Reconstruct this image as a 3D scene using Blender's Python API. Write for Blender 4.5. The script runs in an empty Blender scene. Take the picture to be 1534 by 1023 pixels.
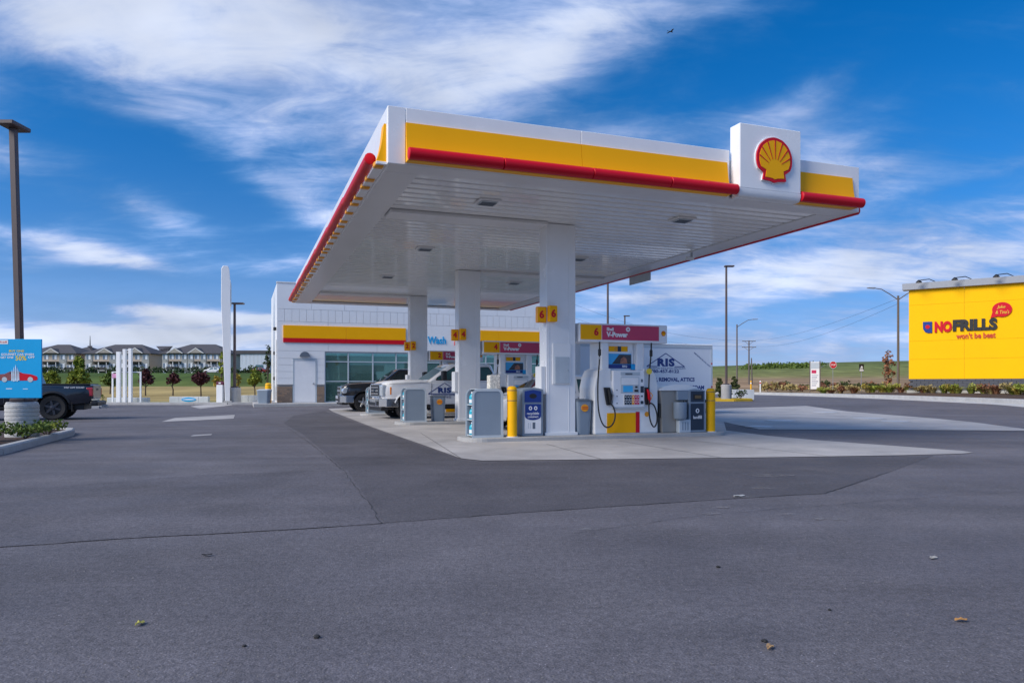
import bpy, bmesh, math, random
from mathutils import Vector, Matrix
R = math.radians
rnd = random.Random(7)
scene = bpy.context.scene
col = scene.collection

# ------------------------------------------------------------------ camera
F, HOR, CX, H = 1100.0, 577.0, 767.0, 1.2      # focal length in px of a 1534 px frame, eye level row, centre, eye height
cam_d = bpy.data.cameras.new('camera'); cam = bpy.data.objects.new('camera', cam_d); col.objects.link(cam)
cam.location = (0, 0, H); cam.rotation_euler = (R(90), 0, 0)
cam_d.sensor_width = 36; cam_d.lens = 36 * F / 1534; cam_d.shift_y = (HOR - 511.5) / 1534
cam_d.clip_end = 9000; cam_d.clip_start = 0.05
scene.camera = cam

# ------------------------------------------------------------------ sky
SUN_AZ, SUN_EL = R(-124), R(36)     # azimuth clockwise from +Y
SKY_STRENGTH = 0.14
world = bpy.data.worlds.new('World'); scene.world = world; world.use_nodes = True
def build_sky():
    nt = world.node_tree; N = nt.nodes; N.clear(); L = nt.links
    def mth(op, a, b=None, c=None, clamp=False):
        n = N.new('ShaderNodeMath'); n.operation = op; n.use_clamp = clamp
        for i, v in enumerate((a, b, c)):
            if v is None: continue
            if isinstance(v, (int, float)): n.inputs[i].default_value = v
            else: L.new(v, n.inputs[i])
        return n.outputs[0]
    out = N.new('ShaderNodeOutputWorld'); bg = N.new('ShaderNodeBackground'); bg.inputs[1].default_value = SKY_STRENGTH
    L.new(bg.outputs[0], out.inputs[0])
    sky = N.new('ShaderNodeTexSky'); sky.sky_type = 'NISHITA'; sky.sun_disc = False
    sky.sun_elevation = SUN_EL; sky.sun_rotation = SUN_AZ; sky.altitude = 600; sky.air_density = 1.25; sky.dust_density = 0.35; sky.ozone_density = 3.0
    tc0 = N.new('ShaderNodeTexCoord'); lift = N.new('ShaderNodeVectorMath'); lift.operation = 'MULTIPLY_ADD'; L.new(tc0.outputs['Generated'], lift.inputs[0])
    lift.inputs[1].default_value = (1, 1, 0.75); lift.inputs[2].default_value = (0, 0, 0.22)
    nrm = N.new('ShaderNodeVectorMath'); nrm.operation = 'NORMALIZE'; L.new(lift.outputs[0], nrm.inputs[0]); L.new(nrm.outputs[0], sky.inputs[0])
    gm = N.new('ShaderNodeGamma'); gm.inputs[1].default_value = 1.5; L.new(sky.outputs[0], gm.inputs[0])
    hsv = N.new('ShaderNodeHueSaturation'); hsv.inputs['Saturation'].default_value = 1.30; hsv.inputs['Value'].default_value = 0.26
    L.new(gm.outputs[0], hsv.inputs['Color'])
    tc = N.new('ShaderNodeTexCoord'); sp = N.new('ShaderNodeSeparateXYZ'); L.new(tc.outputs['Generated'], sp.inputs[0])
    x, y, z = sp.outputs
    zz = mth('ADD', mth('MAXIMUM', z, 0.0), 0.20)
    u = mth('DIVIDE', x, zz); v = mth('DIVIDE', y, zz)
    az = mth('ARCTAN2', x, y); el = mth('ARCSINE', z)
    cb = N.new('ShaderNodeCombineXYZ'); L.new(u, cb.inputs[0]); L.new(v, cb.inputs[1])
    def noise(scale, detail, rough, off, stretch=(1, 1), rot=0, dist=0.0):
        mp = N.new('ShaderNodeMapping'); L.new(cb.outputs[0], mp.inputs[0])
        mp.inputs['Location'].default_value = (off[0], off[1], off[2]); mp.inputs['Scale'].default_value = (stretch[0], stretch[1], 1)
        mp.inputs['Rotation'].default_value = (0, 0, rot)
        n = N.new('ShaderNodeTexNoise'); n.inputs['Scale'].default_value = scale; n.inputs['Detail'].default_value = detail
        n.inputs['Roughness'].default_value = rough; n.inputs['Distortion'].default_value = dist
        L.new(mp.outputs[0], n.inputs['Vector']); return n.outputs[0]
    big = noise(2.1, 6, 0.58, (3.1, 1.7, 0), (0.85, 0.95), R(20), 0.25)
    wisp = noise(2.2, 6, 0.60, (7.4, 2.2, 3.0), (0.55, 1.35), R(-35), 1.0)
    fine = noise(6.5, 6, 0.62, (1.4, 9.2, 6.0), (0.65, 1.15), R(-38), 0.8)
    # cloud banks and clear gaps in their own directions: (azimuth, elevation, half width, half height, tilt, amount)
    ae = N.new('ShaderNodeCombineXYZ'); L.new(az, ae.inputs[0]); L.new(el, ae.inputs[1])
    def blob(px, py, w, h, rot, amt, acc):
        a0 = math.atan((px - CX) / F); e0 = math.atan((HOR - py) / math.hypot(F, px - CX))
        mp = N.new('ShaderNodeMapping'); mp.vector_type = 'TEXTURE'; L.new(ae.outputs[0], mp.inputs[0])
        mp.inputs['Location'].default_value = (a0, e0, 0); mp.inputs['Rotation'].default_value = (0, 0, R(rot)); mp.inputs['Scale'].default_value = (w / F, h / F, 1)
        d = N.new('ShaderNodeVectorMath'); d.operation = 'DOT_PRODUCT'; L.new(mp.outputs[0], d.inputs[0]); L.new(mp.outputs[0], d.inputs[1])
        return mth('MULTIPLY_ADD', mth('POWER', 0.36788, d.outputs['Value']), amt, acc)
    acc = 0.0
    for b in BLOBS: acc = blob(*b, acc)
    base = mth('ADD', mth('MULTIPLY', big, 0.95), mth('ADD', mth('MULTIPLY', wisp, 0.95), mth('MULTIPLY', fine, 0.60)))
    base = mth('SUBTRACT', base, 0.10)
    dens = mth('ADD', base, acc)
    mr = N.new('ShaderNodeMapRange'); mr.interpolation_type = 'SMOOTHERSTEP'
    L.new(dens, mr.inputs[0]); mr.inputs[1].default_value = 0.52; mr.inputs[2].default_value = 1.86
    cr = N.new('ShaderNodeValToRGB'); L.new(mr.outputs[0], cr.inputs[0])
    e = cr.color_ramp.elements
    k = 10.2
    e[0].position = 0.0; e[0].color = (0.05, 0.20, 0.46, 1)
    e[1].position = 1.0; e[1].color = (0.61, 0.67, 0.81, 1)
    m1 = e.new(0.40); m1.color = (0.18, 0.33, 0.62, 1)
    m2 = e.new(0.68); m2.color = (0.34, 0.45, 0.72, 1)
    shade = noise(1.1, 4, 0.55, (5.5, 3.3, 8.0), (1.0, 0.8), R(10), 0.3)
    sm = N.new('ShaderNodeMapRange'); L.new(shade, sm.inputs[0]); sm.inputs[1].default_value = 0.36; sm.inputs[2].default_value = 0.64; sm.inputs[3].default_value = 0.46 / SKY_STRENGTH; sm.inputs[4].default_value = 0.70 / SKY_STRENGTH
    sc = N.new('ShaderNodeVectorMath'); sc.operation = 'SCALE'; L.new(cr.outputs[0], sc.inputs[0]); L.new(sm.outputs[0], sc.inputs['Scale'])
    # warm pale air low over the land
    hz = mth('EXPONENT', mth('MULTIPLY', mth('MAXIMUM', el, 0.0), -12.0))
    mixh = N.new('ShaderNodeMix'); mixh.data_type = 'RGBA'; mixh.inputs['B'].default_value = (0.40 / SKY_STRENGTH, 0.41 / SKY_STRENGTH, 0.44 / SKY_STRENGTH, 1)
    L.new(hsv.outputs[0], mixh.inputs['A']); L.new(mth('MULTIPLY', hz, 0.80), mixh.inputs['Factor'])
    mix = N.new('ShaderNodeMix'); mix.data_type = 'RGBA'
    fac = mth('MULTIPLY', mr.outputs[0], 1.0)
    fac = mth('MINIMUM', mth('MULTIPLY', mth('POWER', fac, 0.85), 1.05), 0.95)
    L.new(fac, mix.inputs['Factor']); L.new(mixh.outputs['Result'], mix.inputs['A']); L.new(sc.outputs[0], mix.inputs['B'])
    L.new(mix.outputs['Result'], bg.inputs[0])
BLOBS = [
    (110, 30, 330, 120, -8, 0.30), (470, 90, 330, 110, -8, 0.15), (760, 110, 120, 36, 20, 0.30), (900, 50, 190, 60, 18, 0.16),
    (230, 240, 310, 55, -24, -0.55), (380, 300, 110, 30, -24, -0.30), (60, 320, 190, 40, 0, -0.45), (100, 442, 230, 34, 3, -0.42), (330, 430, 140, 22, 0, -0.25),
    (440, 310, 120, 34, -22, 0.38), (245, 325, 55, 22, -8, 0.48), (115, 372, 120, 18, -8, 0.62), (490, 395, 80, 30, 0, 0.25),
    (300, 472, 200, 12, -3, 0.60), (150, 506, 360, 22, 0, 0.62), (1280, 340, 380, 120, 0, 0.15), (620, 60, 300, 120, 0, 0.10),
    (1440, 60, 200, 110, 0, -0.62), (1230, 50, 260, 46, 14, -0.34), (900, 150, 150, 36, 18, -0.40), (1510, 230, 110, 70, 0, -0.25),
    (1215, 150, 130, 40, 36, 0.34), (1290, 190, 110, 34, 24, 0.26), (1440, 288, 50, 12, 4, -0.45), (1250, 345, 200, 24, 4, -0.15), (1180, 405, 170, 30, 8, 0.22), (1450, 380, 160, 24, 10, 0.24), (1240, 452, 100, 10, 8, -0.3), (1100, 520, 420, 26, 0, 0.12),
]
build_sky()
world.cycles.sampling_method = 'MANUAL'; world.cycles.sample_map_resolution = 512

# ------------------------------------------------------------------ sun and exposure
sd = bpy.data.lights.new('sun', 'SUN'); sun = bpy.data.objects.new('sun', sd); col.objects.link(sun)
sd.energy = 2.0; sd.angle = R(35); sd.color = (1.0, 0.91, 0.78)
sdir = Vector((math.sin(SUN_AZ) * math.cos(SUN_EL), math.cos(SUN_AZ) * math.cos(SUN_EL), math.sin(SUN_EL)))
sun.rotation_euler = sdir.to_track_quat('Z', 'Y').to_euler(); sun.location = (-30, -30, 40)
vs = scene.view_settings; vs.view_transform = 'Standard'; vs.look = 'None'; vs.gamma = 1; vs.use_curve_mapping = False
vs.exposure = 1.02
scene.cycles.max_bounces = 7; scene.cycles.diffuse_bounces = 4; scene.cycles.glossy_bounces = 3; scene.cycles.transmission_bounces = 3; scene.cycles.transparent_max_bounces = 10
scene.cycles.sample_clamp_indirect = 8

# ------------------------------------------------------------------ helpers
TH = R(20.21); UX, UY = math.cos(TH), math.sin(TH)
AX, AY = -1.989, 11.76                         # ground point under the canopy's corner; the station frame starts here
def ST(s, t): return (AX + s * UX - t * UY, AY + s * UY + t * UX)
def px(p, Y): return (p - CX) / F * Y
def G(p, q, zg_=0.0):
    Y = F * (H - zg_) / (q - HOR); return (px(p, Y), Y)
def zat(q, Y): return H + (HOR - q) / F * Y
def sstep(a, b, v):
    k = min(1, max(0, (v - a) / (b - a))); return k * k * (3 - 2 * k)
def zg(x, y): return 0.18 * sstep(32, 40, y)

MATS = {}
def mat(name, c, rough=0.5, metal=0.0, var=0.06, scale=6.0, bump=0.0, bscale=60.0, coat=0.0, spec=None, emit=None, fine=0.0):
    if name in MATS: return MATS[name]
    m = bpy.data.materials.new(name); m.use_nodes = True; nt = m.node_tree; b = nt.nodes['Principled BSDF']
    b.inputs['Roughness'].default_value = rough; b.inputs['Metallic'].default_value = metal
    if coat: b.inputs['Coat Weight'].default_value = coat; b.inputs['Coat Roughness'].default_value = 0.06
    if spec is not None: b.inputs['Specular IOR Level'].default_value = spec
    tc = nt.nodes.new('ShaderNodeTexCoord')
    n = nt.nodes.new('ShaderNodeTexNoise'); n.inputs['Scale'].default_value = scale; n.inputs['Detail'].default_value = 6; n.inputs['Roughness'].default_value = 0.62
    nt.links.new(tc.outputs['Object'], n.inputs['Vector'])
    mr = nt.nodes.new('ShaderNodeMapRange'); nt.links.new(n.outputs[0], mr.inputs[0])
    mr.inputs[1].default_value = 0.25; mr.inputs[2].default_value = 0.75; mr.inputs[3].default_value = 1 - var; mr.inputs[4].default_value = 1 + var
    fac = mr.outputs[0]
    if fine:
        n3 = nt.nodes.new('ShaderNodeTexNoise'); n3.inputs['Scale'].default_value = bscale; n3.inputs['Detail'].default_value = 3
        nt.links.new(tc.outputs['Object'], n3.inputs['Vector'])
        m3 = nt.nodes.new('ShaderNodeMapRange'); nt.links.new(n3.outputs[0], m3.inputs[0]); m3.inputs[1].default_value = 0.3; m3.inputs[2].default_value = 0.7
        m3.inputs[3].default_value = 1 - fine; m3.inputs[4].default_value = 1 + fine
        mm = nt.nodes.new('ShaderNodeMath'); mm.operation = 'MULTIPLY'; nt.links.new(fac, mm.inputs[0]); nt.links.new(m3.outputs[0], mm.inputs[1]); fac = mm.outputs[0]
    sc = nt.nodes.new('ShaderNodeVectorMath'); sc.operation = 'SCALE'; sc.inputs[0].default_value = c[:3]; nt.links.new(fac, sc.inputs['Scale'])
    nt.links.new(sc.outputs[0], b.inputs['Base Color'])
    rr = nt.nodes.new('ShaderNodeMapRange'); nt.links.new(n.outputs[0], rr.inputs[0]); rr.inputs[3].default_value = max(0.02, rough * 0.8); rr.inputs[4].default_value = min(1, rough * 1.2)
    nt.links.new(rr.outputs[0], b.inputs['Roughness'])
    if bump:
        n2 = nt.nodes.new('ShaderNodeTexNoise'); n2.inputs['Scale'].default_value = bscale; n2.inputs['Detail'].default_value = 4
        nt.links.new(tc.outputs['Object'], n2.inputs['Vector'])
        bp = nt.nodes.new('ShaderNodeBump'); bp.inputs['Strength'].default_value = bump; bp.inputs['Distance'].default_value = 0.02
        nt.links.new(n2.outputs[0], bp.inputs['Height']); nt.links.new(bp.outputs[0], b.inputs['Normal'])
    if emit: b.inputs['Emission Color'].default_value = (*emit[0], 1); b.inputs['Emission Strength'].default_value = emit[1]
    MATS[name] = m; return m

def glassmat(name, tint, see=0.3, rough=0.03):
    m = bpy.data.materials.new(name); m.use_nodes = True; nt = m.node_tree; b = nt.nodes['Principled BSDF']
    b.inputs['Base Color'].default_value = (*tint, 1); b.inputs['Metallic'].default_value = 0.55; b.inputs['Roughness'].default_value = rough; b.inputs['Specular IOR Level'].default_value = 0.8
    tr = nt.nodes.new('ShaderNodeBsdfTransparent'); tr.inputs[0].default_value = (0.55, 0.8, 0.74, 1)
    mx = nt.nodes.new('ShaderNodeMixShader'); mx.inputs[0].default_value = see
    n = nt.nodes.new('ShaderNodeTexNoise'); n.inputs['Scale'].default_value = 0.9; tc = nt.nodes.new('ShaderNodeTexCoord'); nt.links.new(tc.outputs['Object'], n.inputs['Vector'])
    bp = nt.nodes.new('ShaderNodeBump'); bp.inputs['Strength'].default_value = 0.04; nt.links.new(n.outputs[0], bp.inputs['Height']); nt.links.new(bp.outputs[0], b.inputs['Normal'])
    nt.links.new(b.outputs[0], mx.inputs[1]); nt.links.new(tr.outputs[0], mx.inputs[2]); nt.links.new(mx.outputs[0], nt.nodes['Material Output'].inputs[0])
    MATS[name] = m; return m

class MB:
    def __init__(s): s.v = []; s.f = []
    def add(s, vs, fs):
        o = len(s.v); s.v += [tuple(v) for v in vs]; s.f += [tuple(i + o for i in f) for f in fs]; return s
    def box(s, x0, x1, y0, y1, z0, z1):
        return s.add([(x0,y0,z0),(x1,y0,z0),(x1,y1,z0),(x0,y1,z0),(x0,y0,z1),(x1,y0,z1),(x1,y1,z1),(x0,y1,z1)],
                     [(3,2,1,0),(4,5,6,7),(0,1,5,4),(1,2,6,5),(2,3,7,6),(3,0,4,7)])
    def prism(s, poly, axis, a, b):
        """2-D polygon extruded along an axis: 'y' takes (x,z), 'x' takes (y,z), 'z' takes (x,y)"""
        n = len(poly)
        ar = sum(poly[i][0]*poly[(i+1)%n][1]-poly[(i+1)%n][0]*poly[i][1] for i in range(n))
        if ar < 0: poly = poly[::-1]
        mk = {'y': lambda p, k: (p[0], k, p[1]), 'x': lambda p, k: (k, p[0], p[1]), 'z': lambda p, k: (p[0], p[1], k)}[axis]
        vs = [mk(p, a) for p in poly] + [mk(p, b) for p in poly]
        fs = [tuple(range(n)), tuple(range(2*n-1, n-1, -1))] + [(i, n+i, n+(i+1)%n, (i+1)%n) for i in range(n)]
        if axis != 'y': fs = [f[::-1] for f in fs]
        if b < a: fs = [f[::-1] for f in fs]
        return s.add(vs, fs)
    def tube(s, pts, r, n=8, cap=True):
        pts = [Vector(p) for p in pts]; rs = r if isinstance(r, (list, tuple)) else [r]*len(pts)
        vs = []; m = len(pts); prev = None
        for i, p in enumerate(pts):
            d = (pts[min(i+1,m-1)] - pts[max(i-1,0)]).normalized()
            a = prev if prev is not None else (Vector((0,0,1)) if abs(d.z) < 0.9 else Vector((1,0,0)))
            a = (a - d*a.dot(d)).normalized(); b = d.cross(a); prev = a
            for k in range(n):
                t = 2*math.pi*k/n; vs.append(p + (a*math.cos(t) + b*math.sin(t))*rs[i])
        fs = [(i*n+k, i*n+(k+1)%n, (i+1)*n+(k+1)%n, (i+1)*n+k) for i in range(m-1) for k in range(n)]
        if cap: fs += [tuple(range(n-1,-1,-1)), tuple(range((m-1)*n, m*n))]
        return s.add(vs, fs)
    def lathe(s, prof, n=20, c=(0,0,0), axis='z', cap=True):
        vs = []; m = len(prof)
        for r, h in prof:
            for k in range(n):
                t = 2*math.pi*k/n; x, y = r*math.cos(t), r*math.sin(t)
                q = (x, y, h) if axis == 'z' else ((x, h, y) if axis == 'y' else (h, x, y))
                vs.append((q[0]+c[0], q[1]+c[1], q[2]+c[2]))
        fs = [(i*n+k, i*n+(k+1)%n, (i+1)*n+(k+1)%n, (i+1)*n+k) for i in range(m-1) for k in range(n)]
        if cap: fs += [tuple(range(n-1,-1,-1)), tuple(range((m-1)*n, m*n))]
        if axis == 'y': fs = [f[::-1] for f in fs]
        return s.add(vs, fs)
    def loft(s, rings):
        n = len(rings[0]); vs = [p for r in rings for p in r]; m = len(rings)
        fs = [(i*n+k, i*n+(k+1)%n, (i+1)*n+(k+1)%n, (i+1)*n+k) for i in range(m-1) for k in range(n)]
        fs += [tuple(range(n-1,-1,-1)), tuple(range((m-1)*n, m*n))]
        return s.add(vs, fs)
    def xf(s, M): s.v = [tuple(M @ Vector(v)) for v in s.v]; return s
    def mesh(s, name, bevel=0, smooth=False, ang=35, fix=True, seg=1):
        me = bpy.data.meshes.new(name); me.from_pydata(s.v, [], s.f)
        if bevel or fix:
            bm = bmesh.new(); bm.from_mesh(me)
            if fix: bmesh.ops.recalc_face_normals(bm, faces=bm.faces)
            if bevel:
                es = [e for e in bm.edges if len(e.link_faces) == 2 and e.calc_face_angle(0) > R(30)]
                bmesh.ops.bevel(bm, geom=es, offset=bevel, segments=seg, affect='EDGES', profile=0.5, clamp_overlap=True)
            bm.to_mesh(me); bm.free()
        if smooth:
            for p in me.polygons: p.use_smooth = True
            me.set_sharp_from_angle(angle=R(ang))
        me.update(); return me
    def build(s, name, m, parent=None, bevel=0, smooth=False, ang=35, loc=(0,0,0), rotz=0, fix=True, seg=1):
        return obj(name, s.mesh(name, bevel, smooth, ang, fix, seg), m, parent, loc, rotz)

def obj(name, me, m=None, parent=None, loc=(0,0,0), rotz=0):
    o = bpy.data.objects.new(name, me); col.objects.link(o)
    if m is not None and len(me.materials) == 0: me.materials.append(m)
    o.parent = parent; o.location = loc; o.rotation_euler = (0, 0, rotz); return o
def thing(name, label, cat, loc=(0,0,0), rotz=0, group=None):
    o = bpy.data.objects.new(name, None); col.objects.link(o); o.empty_display_size = 0.2
    o.location = loc; o.rotation_euler = (0, 0, rotz); return tag(o, label, cat, group)
def tag(o, label, cat, group=None):
    o['label'] = label; o['category'] = cat
    if group: o['group'] = group
    return o
def struct(o): o['kind'] = 'structure'; return o
def at(s, t, z=0): x, y = ST(s, t); return (x, y, z)
def B(name, m, parent, x0, x1, y0, y1, z0, z1, bevel=0, smooth=False, seg=1):
    return MB().box(x0, x1, y0, y1, z0, z1).build(name, m, parent, bevel, smooth, seg=seg)
def copy_tree(o, parent=None):
    c = o.copy(); col.objects.link(c); c.parent = parent
    for ch in list(o.children): copy_tree(ch, c)
    return c

def text_mesh(txt, w=None, h=None, depth=0.004, bold=0.0, shear=0.0, spacing=1.0, res=3):
    cu = bpy.data.curves.new('lettering', 'FONT'); cu.body = txt; cu.size = 1; cu.offset = bold; cu.shear = shear; cu.resolution_u = res
    cu.space_character = spacing; cu.align_x = 'LEFT'
    o = bpy.data.objects.new('lettering_curve', cu); col.objects.link(o)
    dg = bpy.context.evaluated_depsgraph_get(); dg.update()
    me = bpy.data.meshes.new_from_object(o.evaluated_get(dg)); bpy.data.objects.remove(o); bpy.data.curves.remove(cu)
    co = [v.co.copy() for v in me.vertices]
    x0, x1 = min(c.x for c in co), max(c.x for c in co); y0, y1 = min(c.y for c in co), max(c.y for c in co)
    sx = w/(x1-x0) if w else None; sy = h/(y1-y0) if h else None
    sx = sx or sy; sy = sy or sx
    fs = [tuple(p.vertices) for p in me.polygons]
    vs = [((c.x-(x0+x1)/2)*sx, (c.y-(y0+y1)/2)*sy) for c in co]
    bpy.data.meshes.remove(me)
    return vs, fs
def text(name, txt, m, parent, cx, cz, y, w=None, h=None, depth=0.004, rot=0.0, axis='y', **k):
    """flat lettering on a wall that faces local -y (or -x with axis 'x'), centred at cx, cz, standing depth proud of y"""
    vs, fs = text_mesh(txt, w, h, **k)
    c, s = math.cos(rot), math.sin(rot); n = len(vs)
    me = bpy.data.meshes.new(name)
    V = []
    for dd in (-depth, 0):
        for a, b in vs:
            a, b = a*c - b*s, a*s + b*c
            V.append((cx+a, y+dd, cz+b) if axis == 'y' else (y+dd, cx-a, cz+b))
    edges = {}
    for f in fs:
        for i in range(len(f)):
            e = (f[i], f[(i+1) % len(f)]); edges[e] = 1
    F_ = [tuple(f) for f in fs] + [tuple(i+n for i in f[::-1]) for f in fs]
    for (a, b) in edges:
        if (b, a) not in edges: F_.append((b, a, a+n, b+n))
    me.from_pydata(V, [], F_); me.update()
    return obj(name, me, m, parent)

# ------------------------------------------------------------------ materials
M = {}
M['white'] = mat('white_paint', (0.80, 0.81, 0.82), 0.32, var=0.035, scale=1.3)
M['white_gloss'] = mat('white_gloss_panel', (0.80, 0.81, 0.83), 0.26, var=0.05, scale=1.6, bump=0.05, bscale=1.2)
M['soffit'] = mat('soffit_metal', (0.82, 0.82, 0.81), 0.30, var=0.05, scale=0.7, coat=0.6)
M['soffit_trim'] = mat('soffit_trim_metal', (0.70, 0.70, 0.71), 0.32, var=0.05, scale=0.8)
M['seam'] = mat('dark_seam', (0.10, 0.10, 0.11), 0.7)
M['yellow'] = mat('signal_yellow', (0.95, 0.44, 0.0), 0.45, var=0.03, scale=0.8, spec=0.2)
M['bollard'] = mat('bollard_yellow', (0.90, 0.46, 0.0), 0.5, var=0.07, scale=4, spec=0.25)
M['red'] = mat('signal_red', (0.60, 0.002, 0.016), 0.40, var=0.03, spec=0.3)
M['magenta'] = mat('magenta_sign', (0.56, 0.035, 0.11), 0.35, var=0.05)
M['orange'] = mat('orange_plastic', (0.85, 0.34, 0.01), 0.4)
M['grey'] = mat('blue_grey_plastic', (0.22, 0.275, 0.34), 0.45, var=0.06, scale=3)
M['grey_dark'] = mat('dark_blue_grey_plastic', (0.12, 0.15, 0.19), 0.5, var=0.08)
M['grey_light'] = mat('light_grey_trim', (0.47, 0.53, 0.58), 0.45)
M['beige'] = mat('warm_grey_plastic', (0.29, 0.28, 0.26), 0.55, var=0.05, scale=2)
M['black'] = mat('black_plastic', (0.012, 0.012, 0.014), 0.5)
M['rubber'] = mat('black_rubber', (0.018, 0.018, 0.019), 0.75, var=0.15, scale=20)
M['navy'] = mat('navy_panel', (0.012, 0.028, 0.055), 0.4)
M['blue'] = mat('royal_blue_panel', (0.006, 0.035, 0.23), 0.35)
M['sky_blue'] = mat('cyan_print', (0.0, 0.37, 0.74), 0.35, var=0.05, scale=1.5)
M['sky_blue2'] = mat('light_cyan_print', (0.05, 0.45, 0.82), 0.35, var=0.12, scale=2.0)
M['text_white'] = mat('white_lettering', (0.82, 0.82, 0.83), 0.5)
M['text_blue'] = mat('navy_lettering', (0.012, 0.04, 0.19), 0.5)
M['text_yellow'] = mat('yellow_lettering', (0.80, 0.60, 0.05), 0.5)
M['text_red'] = mat('red_lettering', (0.55, 0.05, 0.01), 0.5)
M['concrete'] = mat('cast_concrete', (0.36, 0.36, 0.36), 0.85, var=0.14, scale=2.2, bump=0.25, bscale=45, fine=0.08)
M['kerb'] = mat('kerb_concrete', (0.40, 0.40, 0.40), 0.85, var=0.16, scale=1.7, bump=0.3, bscale=40, fine=0.08)
M['pole'] = mat('bronze_pole', (0.085, 0.062, 0.062), 0.5, var=0.1)
M['pole_grey'] = mat('weathered_steel_pole', (0.12, 0.10, 0.09), 0.6, var=0.15)
M['steel'] = mat('galvanised_steel', (0.42, 0.43, 0.44), 0.4, metal=0.7, var=0.1)
M['chrome'] = mat('chrome', (0.75, 0.76, 0.78), 0.10, metal=1.0, var=0.03)
M['alu'] = mat('wheel_alloy', (0.45, 0.46, 0.48), 0.3, metal=0.9)
M['glass_dark'] = mat('tinted_glass', (0.014, 0.024, 0.026), 0.04, var=0.1, spec=0.8)
M['glass_teal'] = mat('teal_glass', (0.03, 0.10, 0.11), 0.04, var=0.25, scale=2, spec=0.8)
M['lamp_clear'] = mat('clear_headlamp', (0.55, 0.60, 0.66), 0.08, metal=0.4, var=0.2, scale=9)
M['amber'] = mat('amber_lens', (0.70, 0.22, 0.03), 0.2)
M['tail'] = mat('red_lens', (0.45, 0.03, 0.05), 0.15)
M['paint_black'] = mat('black_car_paint', (0.008, 0.009, 0.012), 0.18, coat=0.7, var=0.05)
M['paint_navy'] = mat('dark_navy_car_paint', (0.006, 0.011, 0.022), 0.2, coat=0.7, var=0.05)
M['paint_white'] = mat('white_car_paint', (0.74, 0.75, 0.77), 0.22, coat=0.6, var=0.03)
M['mulch'] = mat('brown_mulch', (0.055, 0.032, 0.024), 0.95, var=0.5, scale=22, bump=0.9, bscale=35, fine=0.4)
M['pane'] = glassmat('shopfront_glass', (0.22, 0.40, 0.36), 0.50)
M['interior'] = mat('shop_interior', (0.42, 0.48, 0.42), 0.8, var=0.3, scale=1.2)
M['shelf_goods'] = mat('shelf_goods', (0.14, 0.12, 0.09), 0.7, var=0.7, scale=5)
M['brick_a'] = mat('tan_brick', (0.30, 0.21, 0.15), 0.9, var=0.25, scale=3, fine=0.15)
M['brick_b'] = mat('grey_brown_brick', (0.22, 0.165, 0.13), 0.9, var=0.25, scale=3, fine=0.15)
M['mortar'] = mat('mortar', (0.33, 0.31, 0.29), 0.95)

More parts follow.
